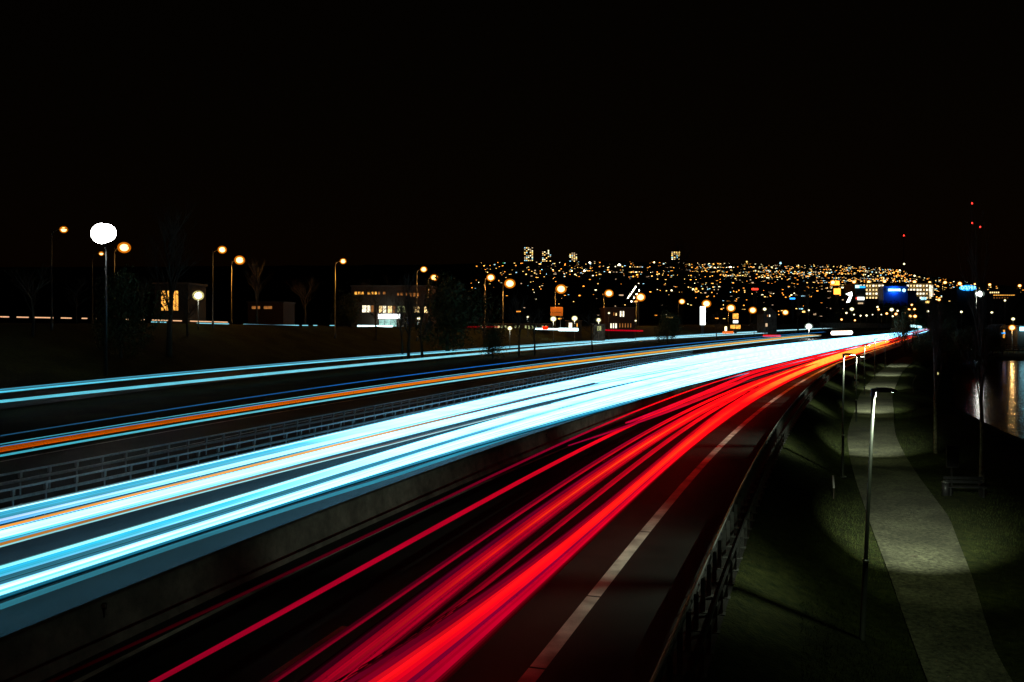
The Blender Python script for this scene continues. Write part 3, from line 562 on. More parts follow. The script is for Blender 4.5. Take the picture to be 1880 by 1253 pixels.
# path lamps: slim poles with a flat LED head reaching over the path
M['path_pole'] = surf('dark_green_pole', (.018,.022,.02), (.035,.042,.037), 6, .55, metal=0, bump=.04)
def path_lamp(x, y, zb, h, label, lean=0.0, glow='white_glass', rad=.065, headvis=1.0, power=60):
    t = empty('path_lamp', (x, y, zb), label, 'street lamp', 'slim lamps along the footpath')
    mb = MB(); mb.tube([(0,0,-.2),(0,0,.03),(0,0,.04),(lean*.33,0,h*.33),(lean*.34,0,h*.34),(lean,0,h-.05)], [.1,.1,rad,rad*.96,rad*.72,rad*.6], 12); mb.build('pole', M['path_pole'], t, True)
    mb = MB(); mb.tube([(lean*.335,0,h*.335),(lean*.345,0,h*.345)], rad*1.15, 12); mb.build('collar', M['steel'], t, True)
    mb = MB(); mb.tube([(0,0,0),(0,0,.03)], .19, 12); mb.build('base_plate', M['steel'], t)
    mb = MB(); mb.tube([(lean,0,h-.16),(lean,0,h+.03)], .065, 10); mb.tube([(lean,0,h),(lean+.16,0,h+.015)], .04, 8); mb.build('arm', M['dark_steel'], t)
    hd = MB(); hd.add([(lean+.08,-.09,h-.05),(lean+.42,-.13,h-.05),(lean+.56,-.08,h-.045),(lean+.56,.08,h-.045),(lean+.42,.13,h-.05),(lean+.08,.09,h-.05),
                       (lean+.10,-.07,h+.06),(lean+.38,-.09,h+.05),(lean+.53,-.06,h+.0),(lean+.53,.06,h+.0),(lean+.38,.09,h+.05),(lean+.10,.07,h+.06)],
                      [(5,4,3,2,1,0),(6,7,8,9,10,11)]+[(i,(i+1)%6,(i+1)%6+6,i+6) for i in range(6)]); h1 = hd.build('lamp_head', M['dark_steel'], t)
    g = MB(); g.box((lean+.44,0,h-.052), ((.05,.10,.01) if y < 30 else (.22,.14,.02))); g.build('lamp_glow_glass', M[glow+'_core'], h1)
    a = math.radians
    s2, o2 = so(x+lean+.42, y+.0); tgt = pt(s2+14, PATHL(s2+14)+1.7); yaw = math.atan2(tgt.x-x-lean-.42, tgt.y-y)
    lamp_light(t, (lean+.42,.05,h-.12), (.90,1.0,.74), power*1.9, .05, (a(31), 1.0, (a(63.5), 0, -yaw)))
    lamp_light(t, (lean+.42,.05,h-.12), (.85,1.0,.50), power*.07, .05, (a(50), 1, (a(54), 0, -yaw-.1)))
    lamp_light(t, (lean+.42,-.0,h-.12), (.80,1.0,.55), power*.016, .06, (a(150), .9, (a(8), 0, 0)))
    e_ = pt(s2, EDGE(s2)); ya = math.atan2(e_.x-x-lean-.42, e_.y-y)                                  # extra spot added at the head to brighten the edge line
    lamp_light(t, (lean+.42,.0,h-.12), (.88,1.0,.72), power*(.115 if y < 30 else .15), .05, (a(95), 1, (math.atan2(math.hypot(e_.x-x-lean-.42, e_.y-y), h+zb)+.06, 0, -ya)))
    return t
pl = [('tall dark path lamp in the foreground with its flat head over the footpath', 20.6, 0.28),('second path lamp, glowing head in front of the orange tail lights', 43.6, .05),('third path lamp, dark top against the red streaks', 66.5, 0),('fourth path lamp up the footpath', 88, 0),('fifth path lamp, near the far end of the footpath', 110, 0),('farthest path lamp, just short of the dark trees', 134, 0)]
pxs = [1582, 1547, 1572, 1587, 1606, 1625]
for (lb, D, ln), px in zip(pl, pxs):
    x = (px-940)/F*D; s, o_ = so(x, D); zb = groundz(s, o_)+.02 if D > 30 else -1.52
    hz = 6.0 if D < 50 else 5.6
    path_lamp(x, D, zb, (4.6-zb) if D < 60 else hz-.5, lb, ln, power=9000 if D < 30 else 8000)

# ------------------------------------------------------------------ small things by the path
def onpx(px, py, z): x, y = gp(px, py, z); return Vector((x, y, gz(x, y)))
P = onpx(1747, 915, -1.75)
t = empty('info_board', P, 'dark notice board on a single post right of the footpath', 'sign')
mb = MB(); mb.box((0,0,.9), (.06,.06,1.8)); mb.build('post', M['dark_steel'], t)
mb = MB(); mb.box((.02,-.05,1.75), (.52,.04,.95)); b = mb.build('board', M['black'], t)
mb = MB(); 
for c, d in (((-.25,-.05,1.75),(.03,.06,1.0)),((.29,-.05,1.75),(.03,.06,1.0)),((.02,-.05,2.24),(.57,.06,.03)),((.02,-.05,1.26),(.57,.06,.03))): mb.box(c, d)
mb.build('frame', M['pole'], b)
P = onpx(1772, 918, -1.75); t = empty('bench', P, 'low dark bench just right of the notice board', 'bench', None, -.1)
for k in range(3): mb = MB(); mb.box((0,-.16+k*.16,.44), (1.7,.13,.04)); mb.build('slat', M['dark_steel'], t)
for k in range(2): mb = MB(); mb.box((0,.26,.62+k*.17), (1.7,.03,.13)); mb.build('slat', M['dark_steel'], t)
for sx in (-.7,.7): mb = MB(); mb.box((sx,0,.21), (.06,.45,.42)); mb.box((sx,.27,.5), (.05,.04,.7)); mb.build('leg', M['dark_steel'], t)
P = onpx(1736, 918, -1.75); t = empty('litter_bin', P, 'small dark litter bin left of the notice board', 'bin')
mb = MB(); mb.tube([(0,0,0),(0,0,.62)], [.13,.16], 12); mb.build('body', M['dark_steel'], t, True); mb = MB(); mb.tube([(0,0,.62),(0,0,.66),(0,0,.72)], [.18,.17,.05], 12); mb.build('lid', M['pole'], t, True)
P = onpx(1531, 905, -1.0); t = empty('marker_stake', P, 'pale leaning snow stake on the slope left of the footpath', 'stake')
mb = MB(); mb.tube([(-.02,0,-.1),(0,0,.45)], .028, 7); mb.build('stake', M['bark'], t); mb = MB(); mb.tube([(0,0,.45),(-.04,0,.98)], .04, 8); mb.build('sleeve', M['white'], t)
P = onpx(1572, 735, -.9); t = empty('waymark_post', P, 'small post with two pale plates beside the far footpath', 'sign')
mb = MB(); mb.tube([(0,0,-.1),(0,0,2.9)], .05, 7); mb.build('post', M['pole'], t)
for z in (2.55,1.95): mb = MB(); mb.box((0,-.07,z), (.42,.03,.42)); mb.build('plate', M['white'], t)
x, y = gp(1671, 1022, -1.5); mb = MB(); mb.add([(0,0,0),(.13,.03,.006),(.27,.0,.01),(.16,-.05,.008),(.05,-.04,.004),(0,0,.012),(.13,.03,.018),(.27,0,.022),(.16,-.05,.02),(.05,-.04,.016)], [(0,1,2,3,4),(9,8,7,6,5)]+[(i,(i+1)%5,(i+1)%5+5,i+5) for i in range(5)])
o_ = mb.build('dead_leaf', M['bark']); o_.location = (x, y, -1.49); tag(o_, 'dark fallen leaf lying on the lit footpath', 'leaf')
P = onpx(1698, 735, -1.8); t = empty('garden_gate', P, 'small curved shelter with a tiny white lamp in the dark right of the path', 'shelter')
mb = MB(); mb.tube([(-1.2,0,0),(-1.2,0,1.4),(-.9,0,2.0),(-.3,0,2.3),(.4,0,2.3)], .05, 6); mb.build('arch', M['pole'], t); mb = MB(); mb.tube([(1.2,0,0),(1.2,0,2.2)], .06, 6); mb.build('post', M['pole'], t)
mb = MB(); mb.ball((1.25,-.1,2.25), .13, 8, 6); mb.build('bulb', M['warm_glass'], t)

# ------------------------------------------------------------------ trees
def grow(mb, p, d, L, r, depth, spread, up, rnd, segs=3):
    pts = [p]; rs = [r]; q = Vector(p); dd = Vector(d)
    for k in range(segs):
        dd = (dd+Vector((rnd.uniform(-1,1), rnd.uniform(-1,1), rnd.uniform(-.4,1)*up))*.16).normalized()
        q = q+dd*(L/segs); pts.append(q.copy()); rs.append(r*(1-.45*(k+1)/segs))
    mb.tube(pts, rs, 5 if depth > 1 else 3, caps=False)
    if depth <= 0: return pts[-1:]
    tips = []
    for k in range(3 if depth > 2 else 4):
        i = rnd.randint(1, segs); a = rnd.uniform(0, 2*math.pi)
        nd = (dd+Vector((math.cos(a), math.sin(a), rnd.uniform(-.1,.5)*up))*spread).normalized()
        tips += grow(mb, pts[i], nd, L*rnd.uniform(.55,.8), rs[i]*.62, depth-1, spread, up, rnd)
    return tips
def bare_tree(h, seed, spread=.75, up=1.0, bark='bark'):
    rnd = random.Random(seed); t = empty('bare_tree')
    mb = MB(); mb.tube([(0,0,-.3),(.02*h*rnd.uniform(-1,1),0,h*.2),(.03*h*rnd.uniform(-1,1),.02*h,h*.42),(.03*h*rnd.uniform(-1,1),0,h*.72)], [h*.022,h*.017,h*.012,h*.005], 9); top = mb.v[-9:]
    mb.build('trunk', M[bark], t, True); cr = MB(); c = Vector(tuple(sum(v[i] for v in top)/9 for i in range(3)))
    for k in range(9):
        z = rnd.uniform(.28,.72)*h; a = rnd.uniform(0,6.28); grow(cr, Vector((0,.0,z)), Vector((math.cos(a)*spread, math.sin(a)*spread, 1.0*up)).normalized(), h*rnd.uniform(.2,.32), h*.007, 3, spread, up, rnd)
    cr.build('crown', M[bark], t); return t
def leafy_tree(h, w, seed, n=5200, trunk='bark', low=.12, leaf=.16):
    rnd = np.random.default_rng(seed); t = empty('leafy_tree')
    mb = MB(); mb.tube([(0,0,-.3),(.1,0,h*.4),(0,.1,h*.8)], [h*.025,h*.016,h*.005], 8); mb.build('trunk', M[trunk], t, True)
    cl = [(rnd.normal(0, w*.22), rnd.normal(0, w*.22), h*rnd.uniform(low+.1, .92), w*rnd.uniform(.12,.26)) for _ in range(26)]
    vs = []; fs = []
    for k in range(n):
        c = cl[k % len(cl)]; u = rnd.normal(size=3); u /= np.linalg.norm(u); rr_ = c[3]*rnd.uniform(.5,1)**.5
        fz = 1-.55*max(0, c[2]/h-.5); p = np.array([c[0]*fz, c[1]*fz, c[2]])+u*rr_*np.array([1,1,1.25])
        a = rnd.normal(size=3); a /= np.linalg.norm(a); b = np.cross(a, u); s_ = leaf*rnd.uniform(.6,1.4)
        i = len(vs); vs += [p-a*s_, p+b*s_*.5, p+a*s_, p-b*s_*.5]; fs.append((i,i+1,i+2,i+3))
    mb = MB(); mb.add(vs, fs); mb.build('crown', M['leaf'], t); return t
bt = [bare_tree(9, 3), bare_tree(12, 11, .55, 1.3), bare_tree(8, 23, .9, .8)]; pop = bare_tree(16, 31, .28, 1.8)
lt = [leafy_tree(7, 7, 1), leafy_tree(9, 8, 2, 6500, low=.05, leaf=.2)]
used = set()
def plant(proto, px, D, top, label, group, cat='tree', base=None, wide=1.0):
    o = proto if id(proto) not in used else copy_tree(proto); used.add(id(proto))
    x = (px-940)/F*D; z0 = gz(x, D) if base is None else base; ztop = H-(top-YH)*D/F
    h0 = {id(bt[0]):9, id(bt[1]):12, id(bt[2]):8, id(pop):16, id(lt[0]):7, id(lt[1]):9}[id(proto)]
    s = max(.2, (ztop-z0)/h0*.97); o.location = (x, D, z0); o.scale = (s*wide, s*wide, s); o.rotation_euler[2] = random.uniform(0, 6.28)
    return tag(o, label, cat, group)
G1 = 'trees by the road on the left bank'
plant(bt[1], 311, 108, 385, 'tall slim bare tree standing in front of the orange window', G1)
plant(lt[0], 222, 100, 492, 'leafy tree lit from above under the white floodlight', G1, wide=.8)
plant(bt[0], 262, 122, 500, 'bare tree between the lit leafy tree and the orange window', G1)
plant(bt[2], 345, 120, 510, 'spreading bare tree beside the round white lamp', G1)
plant(bt[0], 60, 96, 470, 'bare tree at the far left of the bank', G1)
plant(bt[2], 140, 110, 505, 'low bare tree left of the lit leafy tree', G1)
plant(bt[1], 472, 150, 480, 'bare tree just right of the orange lamp pair', G1)
plant(bt[0], 560, 160, 500, 'dark bare tree left of the office building', G1)
plant(bt[2], 690, 165, 512, 'bare tree crossing the lit shop front of the office building', G1)
plant(bt[0], 738, 150, 520, 'thin dark tree at the right end of the shop front', G1)
plant(bt[1], 750, 140, 505, 'dark trunk tree between shop front and entrance lamp', G1)
plant(bt[2], 776, 145, 525, 'dark tree at the right end of the office building', G1)
plant(lt[1], 822, 165, 505, 'dense dark tree between the office building and the pavilion', G1)
plant(lt[0], 640, 190, 535, 'dark bushy tree left of the shop front', G1)
plant(bt[1], 953, 160, 545, 'dark bare tree in front of the pavilion', G1)
plant(bt[0], 981, 165, 555, 'thin dark tree left of the advertising board', G1)
plant(lt[0], 905, 150, 596, 'dark bush in front of the pavilion', G1, 'bush')
plant(bt[0], 888, 185, 560, 'bare tree lit orange left of the pavilion', G1)
plant(bt[2], 1088, 185, 568, 'bare tree left of the kiosk lamp', G1)
plant(lt[1], 1225, 260, 572, 'dense dark tree right of the two-storey building', G1)
plant(bt[2], 1316, 330, 568, 'bare tree lit orange between pylon sign and yellow sign tower', G1)
plant(bt[2], 1385, 380, 584, 'low bare tree lit orange left of the gabled house', G1)
plant(pop, 1482, 460, 515, 'slim poplar over the glaring roadside lamp', 'slim poplars in the distance')
plant(pop, 1466, 470, 522, 'slightly shorter poplar left of the slim poplar', 'slim poplars in the distance')
plant(pop, 1250, 900, 452, 'tall dark poplar rising over the town skyline', 'slim poplars in the distance')
G2 = 'dark trees between motorway and river'
plant(lt[1], 1660, 215, 566, 'dark tree crossing the last stretch of the light streaks', G2, wide=.55)
plant(lt[1], 1712, 170, 602, 'dense dark tree beyond the end of the footpath', G2)
plant(lt[0], 1690, 150, 628, 'rounded dark shrubbery at the end of the footpath', G2)
plant(lt[1], 1765, 205, 606, 'broad dark tree left of the pale mast', G2)
plant(lt[1], 1738, 240, 585, 'dark tree standing behind the broad riverside trees', G2)
for px, tp, lb in [(1776,600,'dark waterside tree left of the boat house, beside the pale mast'),(1800,597,'dark waterside tree right under the pale mast'),(1822,604,'dark waterside tree just left of the boat house')]:
    plant(lt[1], px, 243, tp, lb, 'dark trees on the far river bank', base=-2.8, wide=1.2)
plant(lt[0], 1745, 150, 632, 'dark bush on the river bank', G2, 'bush')
plant(bt[2], 1840, 236, 590, 'bare riverside tree left of the kiosk', G2, base=-2.8)
for k, px in enumerate(range(1556, 1735, 13)):
    plant(lt[k % 2], px+random.uniform(-3,3), 760+random.uniform(-20,20), 556+random.uniform(-3,4), 'low dark tree in the row at the foot of the shopping centre', 'row of trees before the shopping centre', base=-3, wide=1.5)
# pale trunks by the path
for px, py, D, top, lb in [(1718,826,52,540,'slender tree with a pale patched trunk right of the footpath'),(1802,886,42,500,'slender pale trunk tree nearest the right border')]:
    t = bare_tree(10, int(px), .4, 1.5, 'birch'); [c.data.materials.__setitem__(0, M['bark']) for c in t.children if c.name.startswith('crown')]; x = (px-940)/F*D; z0 = gz(x, D); s = (H-(top-YH)*D/F-z0)/10; t.location = (x, D, z0); t.scale = (s*.62, s*.62, s); tag(t, lb, 'tree', 'slender trees by the river')

# ------------------------------------------------------------------ buildings near and middle
def pane(mat, w, h): 
    mb = MB(); mb.box((0,-.03,0), (w,.04,h)); return mb.mesh('pane', M[mat])
def frm(w, h, t=.08, bars=1):
    mb = MB()
    for c, d in (((-w/2,-.06,0),(t,.08,h+t)),((w/2,-.06,0),(t,.08,h+t)),((0,-.06,h/2),(w+t,.08,t)),((0,-.06,-h/2),(w+t,.08,t))): mb.box(c, d)
    for k in range(bars): mb.box((-w/2+w*(k+1)/(bars+1),-.065,0), (t*.8,.06,h))
    return mb.mesh('window', M['frame'])
def building(name, px0, px1, pytop, D, depth, label, wall='wall', base=None, cat='building', group=None, roof='flat', ry=0):
    A, B = at(px0, pytop, D), at(px1, pytop, D); z0 = (gz((A.x+B.x)/2, D) if base is None else base)-.3
    w = B.x-A.x; h = A.z-z0; t = empty(name, ((A.x+B.x)/2, D, z0), label, cat, group, ry)
    mb = MB(); mb.box((0,depth/2,h/2), (w,depth,h)); mb.build('wall', M[wall], t)
    if roof == 'flat': mb = MB(); mb.box((0,depth/2,h+.12), (w+.5,depth+.5,.24)); mb.build('roof', M['roof'], t)
    else:
        rh = roof; mb = MB(); mb.add([(-w/2-.4,-.4,h),(w/2+.4,-.4,h),(w/2+.4,depth+.4,h),(-w/2-.4,depth+.4,h),(0,-.4,h+rh),(0,depth+.4,h+rh)], [(0,1,4),(1,2,5,4),(2,3,5),(3,0,4,5),(3,2,1,0)]); mb.build('roof', M['roof'], t)
    return t
def windows(t, D, lst, mat, bars=1):
    """lst of (px0,py0,px1,py1) on the front wall"""
    for q in lst:
        mt = q[4] if len(q) > 4 else mat; A, B = at(q[0], q[1], D), at(q[2], q[3], D); w, h = B.x-A.x, A.z-B.z
        c = (A+B)/2-Vector(t.location); c.y = 0; f = link('window', frm(w, h, max(.06, min(.12, w*.06)), bars), t, c); link('pane', pane(mt, w-.02, h-.02), f)
# left house with the two tall orange panes
t = building('lit_hall', 284, 345, 522, 135, 8, 'dark house with one big orange window behind the slim bare tree', base=None)
windows(t, 135, [(296,534,311,571),(313,534,328,571)], 'win_orange', 2)
t = building('long_shed', 455, 520, 556, 190, 10, 'low dim brick shed right of the orange lamp pair', 'brick')
windows(t, 190, [(462,562,478,568),(484,562,500,568)], 'win_dim')
# office building
t = building('office_building', 645, 792, 526, 230, 16, 'two-storey office block with warm windows and a glowing white shop sign', 'brick'); D = 230
windows(t, D, [(651,536,656,541.5),(657.5,536,662,541.5),(663.5,536,668,541.5),(675,536,680,541),(681.5,536,686,541),(688,536,692,541),(694,536,698,541,'win_dim'),(703,536,708,541,'win_dim'),(729,538,733,543,'win_dim'),(735,538,740,543,'win_dim'),(744,538,748,543,'win_dim'),(750,538,756,545,'win_dim'),(758,538,763,545,'win_dim'),(765,538,769,545,'win_dim')], 'win_orange', 0)
windows(t, D, [(665,561,673,574,'win_white'),(674.5,561,680,574,'win_white'),(681.5,561,686,574,'win_dim'),(696,562,702,575),(703,562,709,575,'win_white'),(712,562,720,575),(722,562,726,575,'win_dim'),(730,562,735,574,'win_green'),(738,562,744,574,'win_green'),(759,563,770,575),(779,563,787,575)], 'win_warm', 2)
windows(t, D, [(696,587,706,600),(707,587,717,600),(718,587,728,600)], 'shop', 3)
A, B = at(695,577,D), at(735,585.5,D); mb = MB(); mb.box(((A.x+B.x)/2-t.location.x,-.5,(A.z+B.z)/2-t.location.z), (B.x-A.x,.5,A.z-B.z)); mb.build('shop_sign', M['white_sign'], t)
lamp_light(t, ((A.x+B.x)/2-t.location.x,-2,B.z-t.location.z-.3), (.6,1,.95), 900, .6)
A = at(754,583,D)-t.location; mb = MB(); mb.tube([(A.x-.6,-.3,A.z-2),(A.x-.6,-.3,A.z-.6),(A.x-.1,-.3,A.z),(A.x+1.4,-.3,A.z+.7)], .28, 6); mb.build('awning', M['blueface'], t)
# pavilion
t = building('low_pavilion', 880, 1012, 596, 255, 10, 'long low pavilion with a row of narrow greenish lit windows', 'wall', roof='flat'); D = 255
windows(t, D, [(883+i*6.2, 598, 886.2+i*6.2, 605) for i in range(20) if i not in (2,3,8,9,12,17)], 'win_green', 0)
windows(t, D, [(913,599,918,605,'win_warm')], 'win_warm', 0)
t = building('kiosk', 1040, 1068, 590, 262, 6, 'small kiosk with one bright white doorway', 'wall'); windows(t, 262, [(1044,593,1050.5,602,'win_white'),(1058.5,594,1060.5,601,'win_orange')], 'win_white', 0)
t = building('bus_shelter_house', 1089, 1111, 596, 256, 4, 'small pale hut under the third park lamp', 'concrete'); windows(t, 256, [(1096,599,1104,608,'win_green')], 'win_green', 1)
t = building('school_building', 1110, 1165, 566, 290, 14, 'dark two-storey building with a few cream windows', 'brick'); D = 290
windows(t, D, [(1138,571.5,1141,582),(1143,571.5,1146,582)], 'win_white', 0)
windows(t, D, [(1120.5,594,1123,603),(1125,594,1127.5,603),(1129.5,594,1132.5,603)], 'win_white', 0)
windows(t, D, [(1126,574,1128,580,'win_dim'),(1130,575,1132.5,580,'win_warm')]+[(1137+i*5,594,1139+i*5,602,'win_dim') for i in range(5)], 'win_dim', 0)
t = building('gabled_house', 1402, 1426, 577, 440, 12, 'pale gabled house behind the motorway', 'concrete', base=0, roof=3.6); windows(t, 440, [(1408,578,1410.5,582,'win_dim'),(1412,578,1414,582,'win_white')], 'win_dim', 0)
# orange advertising board
P = at(1010.5,564,262); Q = at(1033.5,580.5,262); z0 = gz((P.x+Q.x)/2, 262)
t = empty('billboard', ((P.x+Q.x)/2, 262, z0), 'orange advertising board with one small dark line of lettering', 'billboard'); w = Q.x-P.x; h = P.z-Q.z; zc = (P.z+Q.z)/2-z0
mb = MB(); mb.box((0,0,zc), (w,.25,h)); mb.build('board', M['orangeboard'], t)
mb = MB(); mb.box((-w*.3,.3,(zc-h/2)/2), (.25,.25,zc-h/2)); mb.build('leg', M['pole'], t); mb = MB(); mb.box((w*.3,.3,(zc-h/2)/2), (.25,.25,zc-h/2)); mb.build('leg', M['pole'], t)
def text(body, mat, parent, loc, w=None, h=None, ext=.02, name='lettering'):
    c = bpy.data.curves.new(name, 'FONT'); c.body = body; c.extrude = ext; c.align_x = 'CENTER'; c.align_y = 'CENTER'; c.materials.append(M[mat]); c.resolution_u = 2
    o = bpy.data.objects.new(name, c); COL.objects.link(o); o.parent = parent; o.location = loc; o.rotation_euler = (math.pi/2,0,0)
    bpy.context.view_layer.update(); dx, dy = o.dimensions[0], o.dimensions[1]; o.scale = ((w or dx)/dx, (h or dy)/dy, 1)
    me = bpy.data.meshes.new_from_object(o); o2 = bpy.data.objects.new(name, me); COL.objects.link(o2); o2.parent = parent; o2.location = loc; o2.rotation_euler = o.rotation_euler; o2.scale = o.scale
    bpy.data.objects.remove(o); return o2
text('c seltner', 'black', t, (0,-.16,zc-h*.1), w*.68, h*.15)
lamp_light(t, (0,-4,zc+2.5), ORG, 520, .4)
# tall white pylon sign, yellow sign tower, red and blue roof signs
def pylon(px0, px1, y0, y1, D, label, mat, name='pylon_sign', base=None, thick=1.0, cat='sign'):
    A, B = at(px0,y0,D), at(px1,y1,D); z0 = gz((A.x+B.x)/2, D) if base is None else base
    t = empty(name, ((A.x+B.x)/2, D, z0), label, cat); w = B.x-A.x; hs = A.z-B.z; zc = (A.z+B.z)/2-z0
    mb = MB(); mb.box((0,0,zc), (w*.98,thick*.6,hs*.99)); mb.build('light_box', M[mat], t); mb = MB(); mb.box((0,thick*.4,(zc+hs/2)/2), (w*.5,thick*.3,zc+hs/2)); mb.build('support', M['dark_steel'], t)
    mb = MB(); mb.box((0,thick*.35,zc), (w*1.08,thick*.2,hs*1.04)); mb.build('frame', M['dark_steel'], t); return t
pylon(1285.5,1295,563,597,400,'tall glowing white upright pylon sign left of the yellow sign tower','white_sign')
t = pylon(1345.5,1355.5,576,586,430,'yellow lit square sign tower right of the white pylon','win_orange')
A, B = at(1345.5,597,430), at(1355,604,430)
for k in range(2): mb = MB(); mb.box(((A.x+B.x)/2-t.location.x-1.3+k*2.6,0,(A.z+B.z)/2-t.location.z), (2.2,.6,(A.z-B.z))); mb.build('price_panel', M['win_orange'], t)
mb = MB(); mb.box((0,0,at(1350,591,430).z-t.location.z), (2.2,.6,1.2)); mb.build('price_panel', M['white_sign'], t)
pylon(1380,1392,529.5,533,1000,'small red neon roof sign amid the town lights','red_sign','roof_sign')
pylon(1450,1461,547,550,900,'small blue neon sign in the dark left of the shopping centre','blue_sign','roof_sign')
for px0,px1,y0,y1,D,lb,mt in [(1525,1541,516,524,950,'bright orange lit block left of the shopping centre','c_orange'),(1531,1543,530,541,930,'orange lit frontage below the bright orange block','c_orange'),(1406,1408.5,594,600,420,'small white lit panel by the slim pole lamp','c_dim'),(1331,1334,600,608,410,'little white forecourt light under the pylon','c_white')]:
    pylon(px0,px1,y0,y1,D,lb,mt,'lit_hoarding',thick=2)
# shopping centre with lit storeys and blue sign tower
t = building('shopping_centre', 1576, 1713, 519.5, 900, 40, 'big shopping centre with rows of lit windows behind a blue sign wall', 'wall', base=-2); D = 900
fm, pm1, pm2 = None, pane('win_warm', 1.8, 1.7), pane('win_white', 2.1, 1.9); fw = frm(2.6, 2.6, .3, 0)
for row, y in enumerate((525, 532.5, 539.5, 547)):
    for i in range(23):
        px = 1580+i*5.8
        if 1622 < px < 1667 or (px < 1590 and row > 0) or (row == 3 and px > 1668 and px < 1690): continue
        P = at(px+random.uniform(-.4,.4), y, D)-t.location; P.y = 0
        f = link('window', fw, t, P); link('pane', pm2 if random.random() < .35 else pm1, f)
fw2 = winmat('lit_gallery', (.8,.5,.15), .28, .12)
for y0, y1 in ((521.5,523.2),(527.5,530),(535,537.3),(542,544.4)):
    for a, b in ((1590,1621),(1669,1712)):
        A, B = at(a,y0,D), at(b,y1,D); c = (A+B)/2-t.location; mb = MB(); mb.box((c.x,-.15,c.z), (B.x-A.x,.3,A.z-B.z)); mb.build('lit_gallery', fw2, t)
for px0,px1,y0,y1,mt in [(1706,1712,524,545,'win_white'),(1690,1700,546,551,'c_cyan'),(1699,1706,553,557,'c_warm')]:
    A, B = at(px0,y0,D), at(px1,y1,D); c = (A+B)/2-t.location; mb = MB(); mb.box((c.x,-.8,c.z), (B.x-A.x,.8,A.z-B.z)); mb.build('lit_stairwell', M[mt], t)
t = building('blue_sign_wall', 1622, 1667, 526, 880, 12, 'blue block carrying the bright cyan sign in front of the shopping centre', 'blueface', base=-3, cat='building'); D = 880
A, B = at(1630,530.5,D), at(1652.5,535,D); c = (A+B)/2-t.location; wch = (B.x-A.x)/9
for k in range(9): mb = MB(); mb.box((c.x-4*wch+k*wch,-.9,c.z), (wch*.82,.5,(A.z-B.z)*random.uniform(.85,1))); mb.build('sign_letter', M['cyan_sign'], t)
A = at(1659,533.5,D)-t.location; mb = MB(); mb.ball((A.x,-.9,A.z), (1.7,.5,1.6), 12, 8); mb.build('sign_emblem', M['cyan_sign'], t)
lamp_light(t, (c.x,-2.6,c.z), (.02,.28,1), 7000, .8)
t = building('blue_annex', 1668, 1683, 534, 885, 12, 'lower blue annex right of the bright cyan sign', 'blueface', base=-3)
t = building('cinema_block', 1570, 1589, 525, 890, 14, 'dark block with a blue roof sign and a white screen, left end of the centre', 'wall', base=-3); D = 890
for px0,px1,y0,y1,mt,nm in [(1570,1577,524,529,'cyan_sign','sign_box'),(1577.5,1588,526,529,'blue_sign','sign_box'),(1574,1586,546,551,'white_sign','screen'),(1571,1573.5,546.5,549.5,'red_sign','screen'),(1575,1584,556,558.5,'c_dim','screen')]:
    A, B = at(px0,y0,D), at(px1,y1,D); c = (A+B)/2-t.location; mb = MB(); mb.box((c.x,-.6,c.z), (B.x-A.x,.5,A.z-B.z)); mb.build(nm, M[mt], t)
t = empty('slanted_screen', at(1560,545,870), 'slanting white lit panel at the left end of the shopping centre', 'sign')
mb = MB(); mb.add([(v[0]*.55,y,v[1]*.55) for y in (0,.6) for v in ((-7,5),(4,9),(5,3),(0,-10),(-6,-11),(0,1))], [(5,4,3,2,1,0),(6,7,8,9,10,11)]+[(i,(i+1)%6,(i+1)%6+6,i+6) for i in range(6)]); mb.build('light_box', M['white_sign'], t)
mb = MB(); mb.box((0,.9,-14), (1,.5,28)); mb.build('support', M['dark_steel'], t)
# oval blue sign on its building
t = building('blue_sign_building', 1757, 1800, 533.5, 905, 14, 'dark building under the oval blue neon sign', 'wall', base=-3)
P = at(1778,529,900); sg = empty('neon_sign', P, 'oval blue neon roof sign with paler letters', 'sign')
mb = MB(); mb.ball((0,.6,0), (9.4,.5,3.0), 20, 8); mb.build('sign_box', M['blue_sign'], sg, True); text('OCLIMUS', 'cyan_sign', sg, (0,-.1,0), 15.5, 3.2, .1)
mb = MB(); mb.box((-4,.9,-3.6), (.5,.5,3)); mb.box((4,.9,-3.6), (.5,.5,3)); mb.build('support', M['dark_steel'], sg)
# long lit building right
t = building('factory_building', 1812, 1872, 533, 700, 20, 'long low building with thin orange window bands at the right', 'wall', base=-3)
windows(t, 700, [(1817+i*3.7,536,1819.6+i*3.7,538.6,'win_warm') for i in range(5)]+[(1823.5+i*4.0,541.5,1827+i*4.0,543,'win_orange') for i in range(10)]+[(1824+i*5,546.5,1826+i*5,548,'win_dim') for i in range(6)], 'win_warm', 0)
# riverside kiosk, jetty
t = building('riverside_kiosk', 1868, 1900, 599, 262, 6, 'riverside kiosk with a glowing cyan canopy at the right border', 'wall', base=-2.6); D = 262
A, B = at(1871,600.5,D), at(1900,608,D); c = (A+B)/2-t.location; mb = MB(); mb.box((c.x,-.6,c.z), (B.x-A.x,.6,A.z-B.z)); mb.build('light_canopy', M['cyan_sign'], t); lamp_light(t, (c.x-1,-2,c.z-1), (.5,.9,1), 250, .4)
t = building('boat_house', 1834, 1853, 603, 268, 7, 'dark boat house with an orange lit door left of the kiosk', 'wall', base=-2.6, roof=1.3)
windows(t, 268, [(1841,606,1845,621,'win_orange')], 'win_orange', 0)
mb = MB(); A = at(1848,612,266)-t.location; mb.box((A.x,-.4,A.z), (1.1,.1,.5)); mb.build('sign_box', M['blue_sign'], t)
jt = empty('jetty', at(1850,640,246), 'pale wooden jetty with railings on the far river bank', 'jetty')
mb = MB(); mb.box((0,1,-.4), (13,2.4,.18)); mb.build('deck', M['concrete'], jt)
